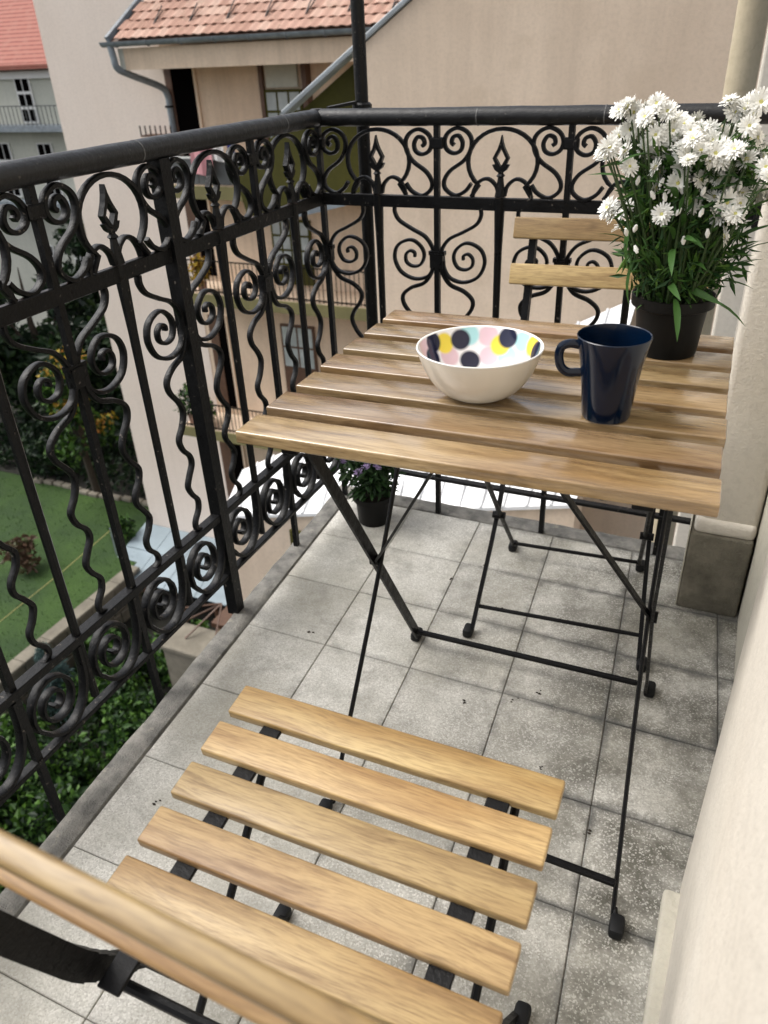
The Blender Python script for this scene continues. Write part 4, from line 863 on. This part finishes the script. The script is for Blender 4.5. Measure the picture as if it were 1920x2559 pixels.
for i in range(22):
    for j in range(3):
        y = -6 + i * .54 + (.27 if j % 2 else 0); MB().box(-.23, .10 + rgg.uniform(-.02, .02), y, y + .52, j * .46 + .01, j * .46 + .45).obj('stone', M['garden_stone'], rw, bevel=.03, seg=1)
for i in range(12): MB().box(-.30, .16, -6 + i * 1.0, -5.015 + i * 1.0, 1.385, 1.52).obj('cap_stone', M['garden_stone'], rw, bevel=.02, seg=1)
wl = empty('washing_line', (-16.7, 12, LZ), 0, 'yellow washing line stretched across the lawn between thin poles', 'washing line')
MB().tube([(.15, -5.5, 1.0), (.1, -2.6, .97), (0, 0, .99), (-.2, 2.4, 1.02)], .013, 6).obj('rope', M['rope'], wl)
for x, y in ((.15, -5.5), (-.2, 2.4)): MB().tube([(x, y, 0), (x, y, 1.1)], .025, 8).obj('pole', M['zinc'], wl)
be = empty('bed_edging', (-21, 17.5, LZ), 0, 'pale stones edging the flower bed at the far side of the lawn', 'edging')
for i in range(16): MB().box(-2.8 + i * .5, -2.36 + i * .5, -.12 + .1 * math.sin(i * .8), .12 + .1 * math.sin(i * .8), 0, .16).obj('stone', M['garden_stone'], be, bevel=.03, seg=1)

def tree(name, x, y, z, h, r, mat, label, seed, n=4200, size=.42, cat='tree', group=None, blobs=9, leafmat2=None, low=.22):
    rg_ = random.Random(seed); root = empty(name, (x, y, z), rg_.uniform(0, 6), label, cat, group)
    tk = MB().tube([(0, 0, 0), (.05 * r, .02, h * .3), (-.03 * r, .05, h * .6), (0, 0, h * .85)], [.06 * r + .05, .05 * r + .04, .035 * r + .02, .02], 8)
    bl = []
    for i in range(blobs):
        a = rg_.uniform(0, 2 * PI); rr_ = r * .62 * math.sqrt(rg_.random()); zz = h * rg_.uniform(low + .1, .88); s = r * rg_.uniform(.34, .55) * (1.15 - .45 * zz / h)
        bl.append(((rr_ * math.cos(a), rr_ * math.sin(a), zz), (s, s, s * .8)))
        tk.tube([(0, 0, h * .35), (rr_ * .5 * math.cos(a), rr_ * .5 * math.sin(a), zz * .75), (rr_ * math.cos(a), rr_ * math.sin(a), zz)], [.03 * r + .02, .02 * r + .012, .01], 5)
    tk.obj('trunk', M['bark'], root, smooth=True)
    leaf_cloud(n, blob_fn(bl, rg_, .5), size, rg_, .55).obj('crown', mat, root)
    if leafmat2: leaf_cloud(n // 4, blob_fn([((c[0], c[1], c[2] + s[2] * .5), (s[0] * .9, s[1] * .9, s[2] * .6)) for c, s in bl[:5]], rg_, .6), size * .8, rg_, .5).obj('yellow_tips', leafmat2, root)['kind'] = 'stuff'
    return root
tree('dark_tree', -25.5, 21.0, LZ, 9.0, 3.2, M['tree_green'], 'tall dark green tree behind the lawn, left of the others', 1)
tree('dark_tree', -22.0, 22.5, LZ, 8.2, 3.0, M['tree_green'], 'dark tree in the middle of the row behind the lawn', 2)
tree('dark_tree', -18.8, 20.6, LZ, 6.6, 2.3, M['tree_green'], 'dark tree close against the pink end wall', 3)
tree('dark_tree', -29.5, 19.5, LZ, 9.5, 3.4, M['tree_green'], 'broad dark tree at the far left edge of the garden', 4)
tree('dark_tree', -27.0, 27.5, LZ, 9.8, 3.0, M['tree_green'], 'dark tree in front of the red roofed house', 6)
tree('yellow_tree', -20.6, 17.6, LZ, 6.0, 1.7, M['hedge'], 'small tree with yellow and orange leaf tips in front of the dark trees', 5, 2600, .26, leafmat2=M['yellow'])
bd_ = MB().box(-40, -14, 17.7, 46, -14.898, LZ + .03); tag(bd_.obj('flower_bed', M['earth']), 'dark soil of the planted bed behind the lawn', kind='structure')
rgb_ = random.Random(19)
tag(leaf_cloud(5000, lambda: (rgb_.uniform(-30, -16.9), 17.9 + 6 * rgb_.random(), LZ + .05 + .7 * rgb_.random() ** 2), .30, rgb_, .5).obj('bed_plants', M['tree_green']), 'low dark plants filling the bed at the back of the lawn', 'plants', kind='stuff')
hg = empty('dark_hedge', (-26, 24.5, LZ), 0, 'dark hedge closing the garden behind the trees', 'hedge')
rgh = random.Random(12)
leaf_cloud(5200, lambda: (rgh.uniform(-14, 9.5), rgh.uniform(-1.0, 1.0), 3.6 * rgh.random() ** .8), .42, rgh, .55).obj('foliage', M['tree_green'], hg)['kind'] = 'stuff'
tree('low_bush', -23.6, 18.3, LZ, 2.2, 1.5, M['tree_green'], 'low dark bush at the back of the flower bed', 8, 1200, .25, 'bush')
tree('brown_bush', -19.3, 12.7, LZ, 1.1, .75, M['twig'], 'reddish brown bare bush standing in the lawn', 9, 420, .22, 'bush')
tree('bright_bush', -17.3, 15.4, LZ, .9, .45, M['hedge'], 'small bright green plant by the canopy corner', 10, 350, .22, 'bush')
def spruce(name, x, y, z, h, r, label, seed):
    rg_ = random.Random(seed); root = empty(name, (x, y, z), 0, label, 'conifer')
    MB().tube([(0, 0, 0), (0, 0, h)], [.06, .01], 6).obj('trunk', M['bark'], root)
    def fn():
        t = rg_.random() ** 1.4; lay = math.floor(t * 8) / 8 + .06 * rg_.random(); rr_ = r * (1 - lay) * (.35 + .65 * rg_.random()); a = rg_.uniform(0, 2 * PI)
        return (rr_ * math.cos(a), rr_ * math.sin(a), h * (.05 + .93 * lay))
    leaf_cloud(2600, fn, .17, rg_, .25, .1).obj('crown', M['spruce'], root)
spruce('blue_spruce', -14.75, 9.1, -14.9, 2.5, .95, 'small blue grey spruce in front of the stone retaining wall', 3)
bushes = [(-13.9, 11.0, 1.5, 1.5, 'bright leafy bush just left of the white porch slab'), (-12.9, 9.3, 1.8, 1.5, 'green bush under the middle of the balcony railing'), (-12.2, 11.6, 1.6, 1.2, 'dark bush against the porch wall below the balcony'),
          (-13.6, 7.4, 1.6, 1.5, 'green bush below the railing, in front of the spruce'), (-12.2, 6.3, 2.0, 1.7, 'large green bush low beside the balcony edge'), (-14.2, 5.2, 1.7, 1.6, 'leafy bush at the lower left below the railing'), (-11.2, 8.2, 1.8, 1.5, 'dark green bush nearest under the balcony edge'), (-12.3, 4.0, 1.9, 1.7, 'bush lowest in view between railing and chair back')]
for i, (x, y, h, r, lb) in enumerate(bushes):
    tree('garden_bush', x, y, -14.9, h, r, M['hedge'], lb, 40 + i, 2000, .21, 'bush', 'bushes below the balcony', 9, None, .02)
gc = MB(); rgc = random.Random(77)
lc = leaf_cloud(6500, lambda: (rgc.uniform(-15.3, -9), rgc.uniform(2, 12.5), -14.9 + .35 * rgc.random() ** 2), .22, rgc, .5).obj('ground_cover', M['hedge'])
tag(lc, 'low leafy ground cover between the bushes below the balcony', 'ground cover', kind='stuff')
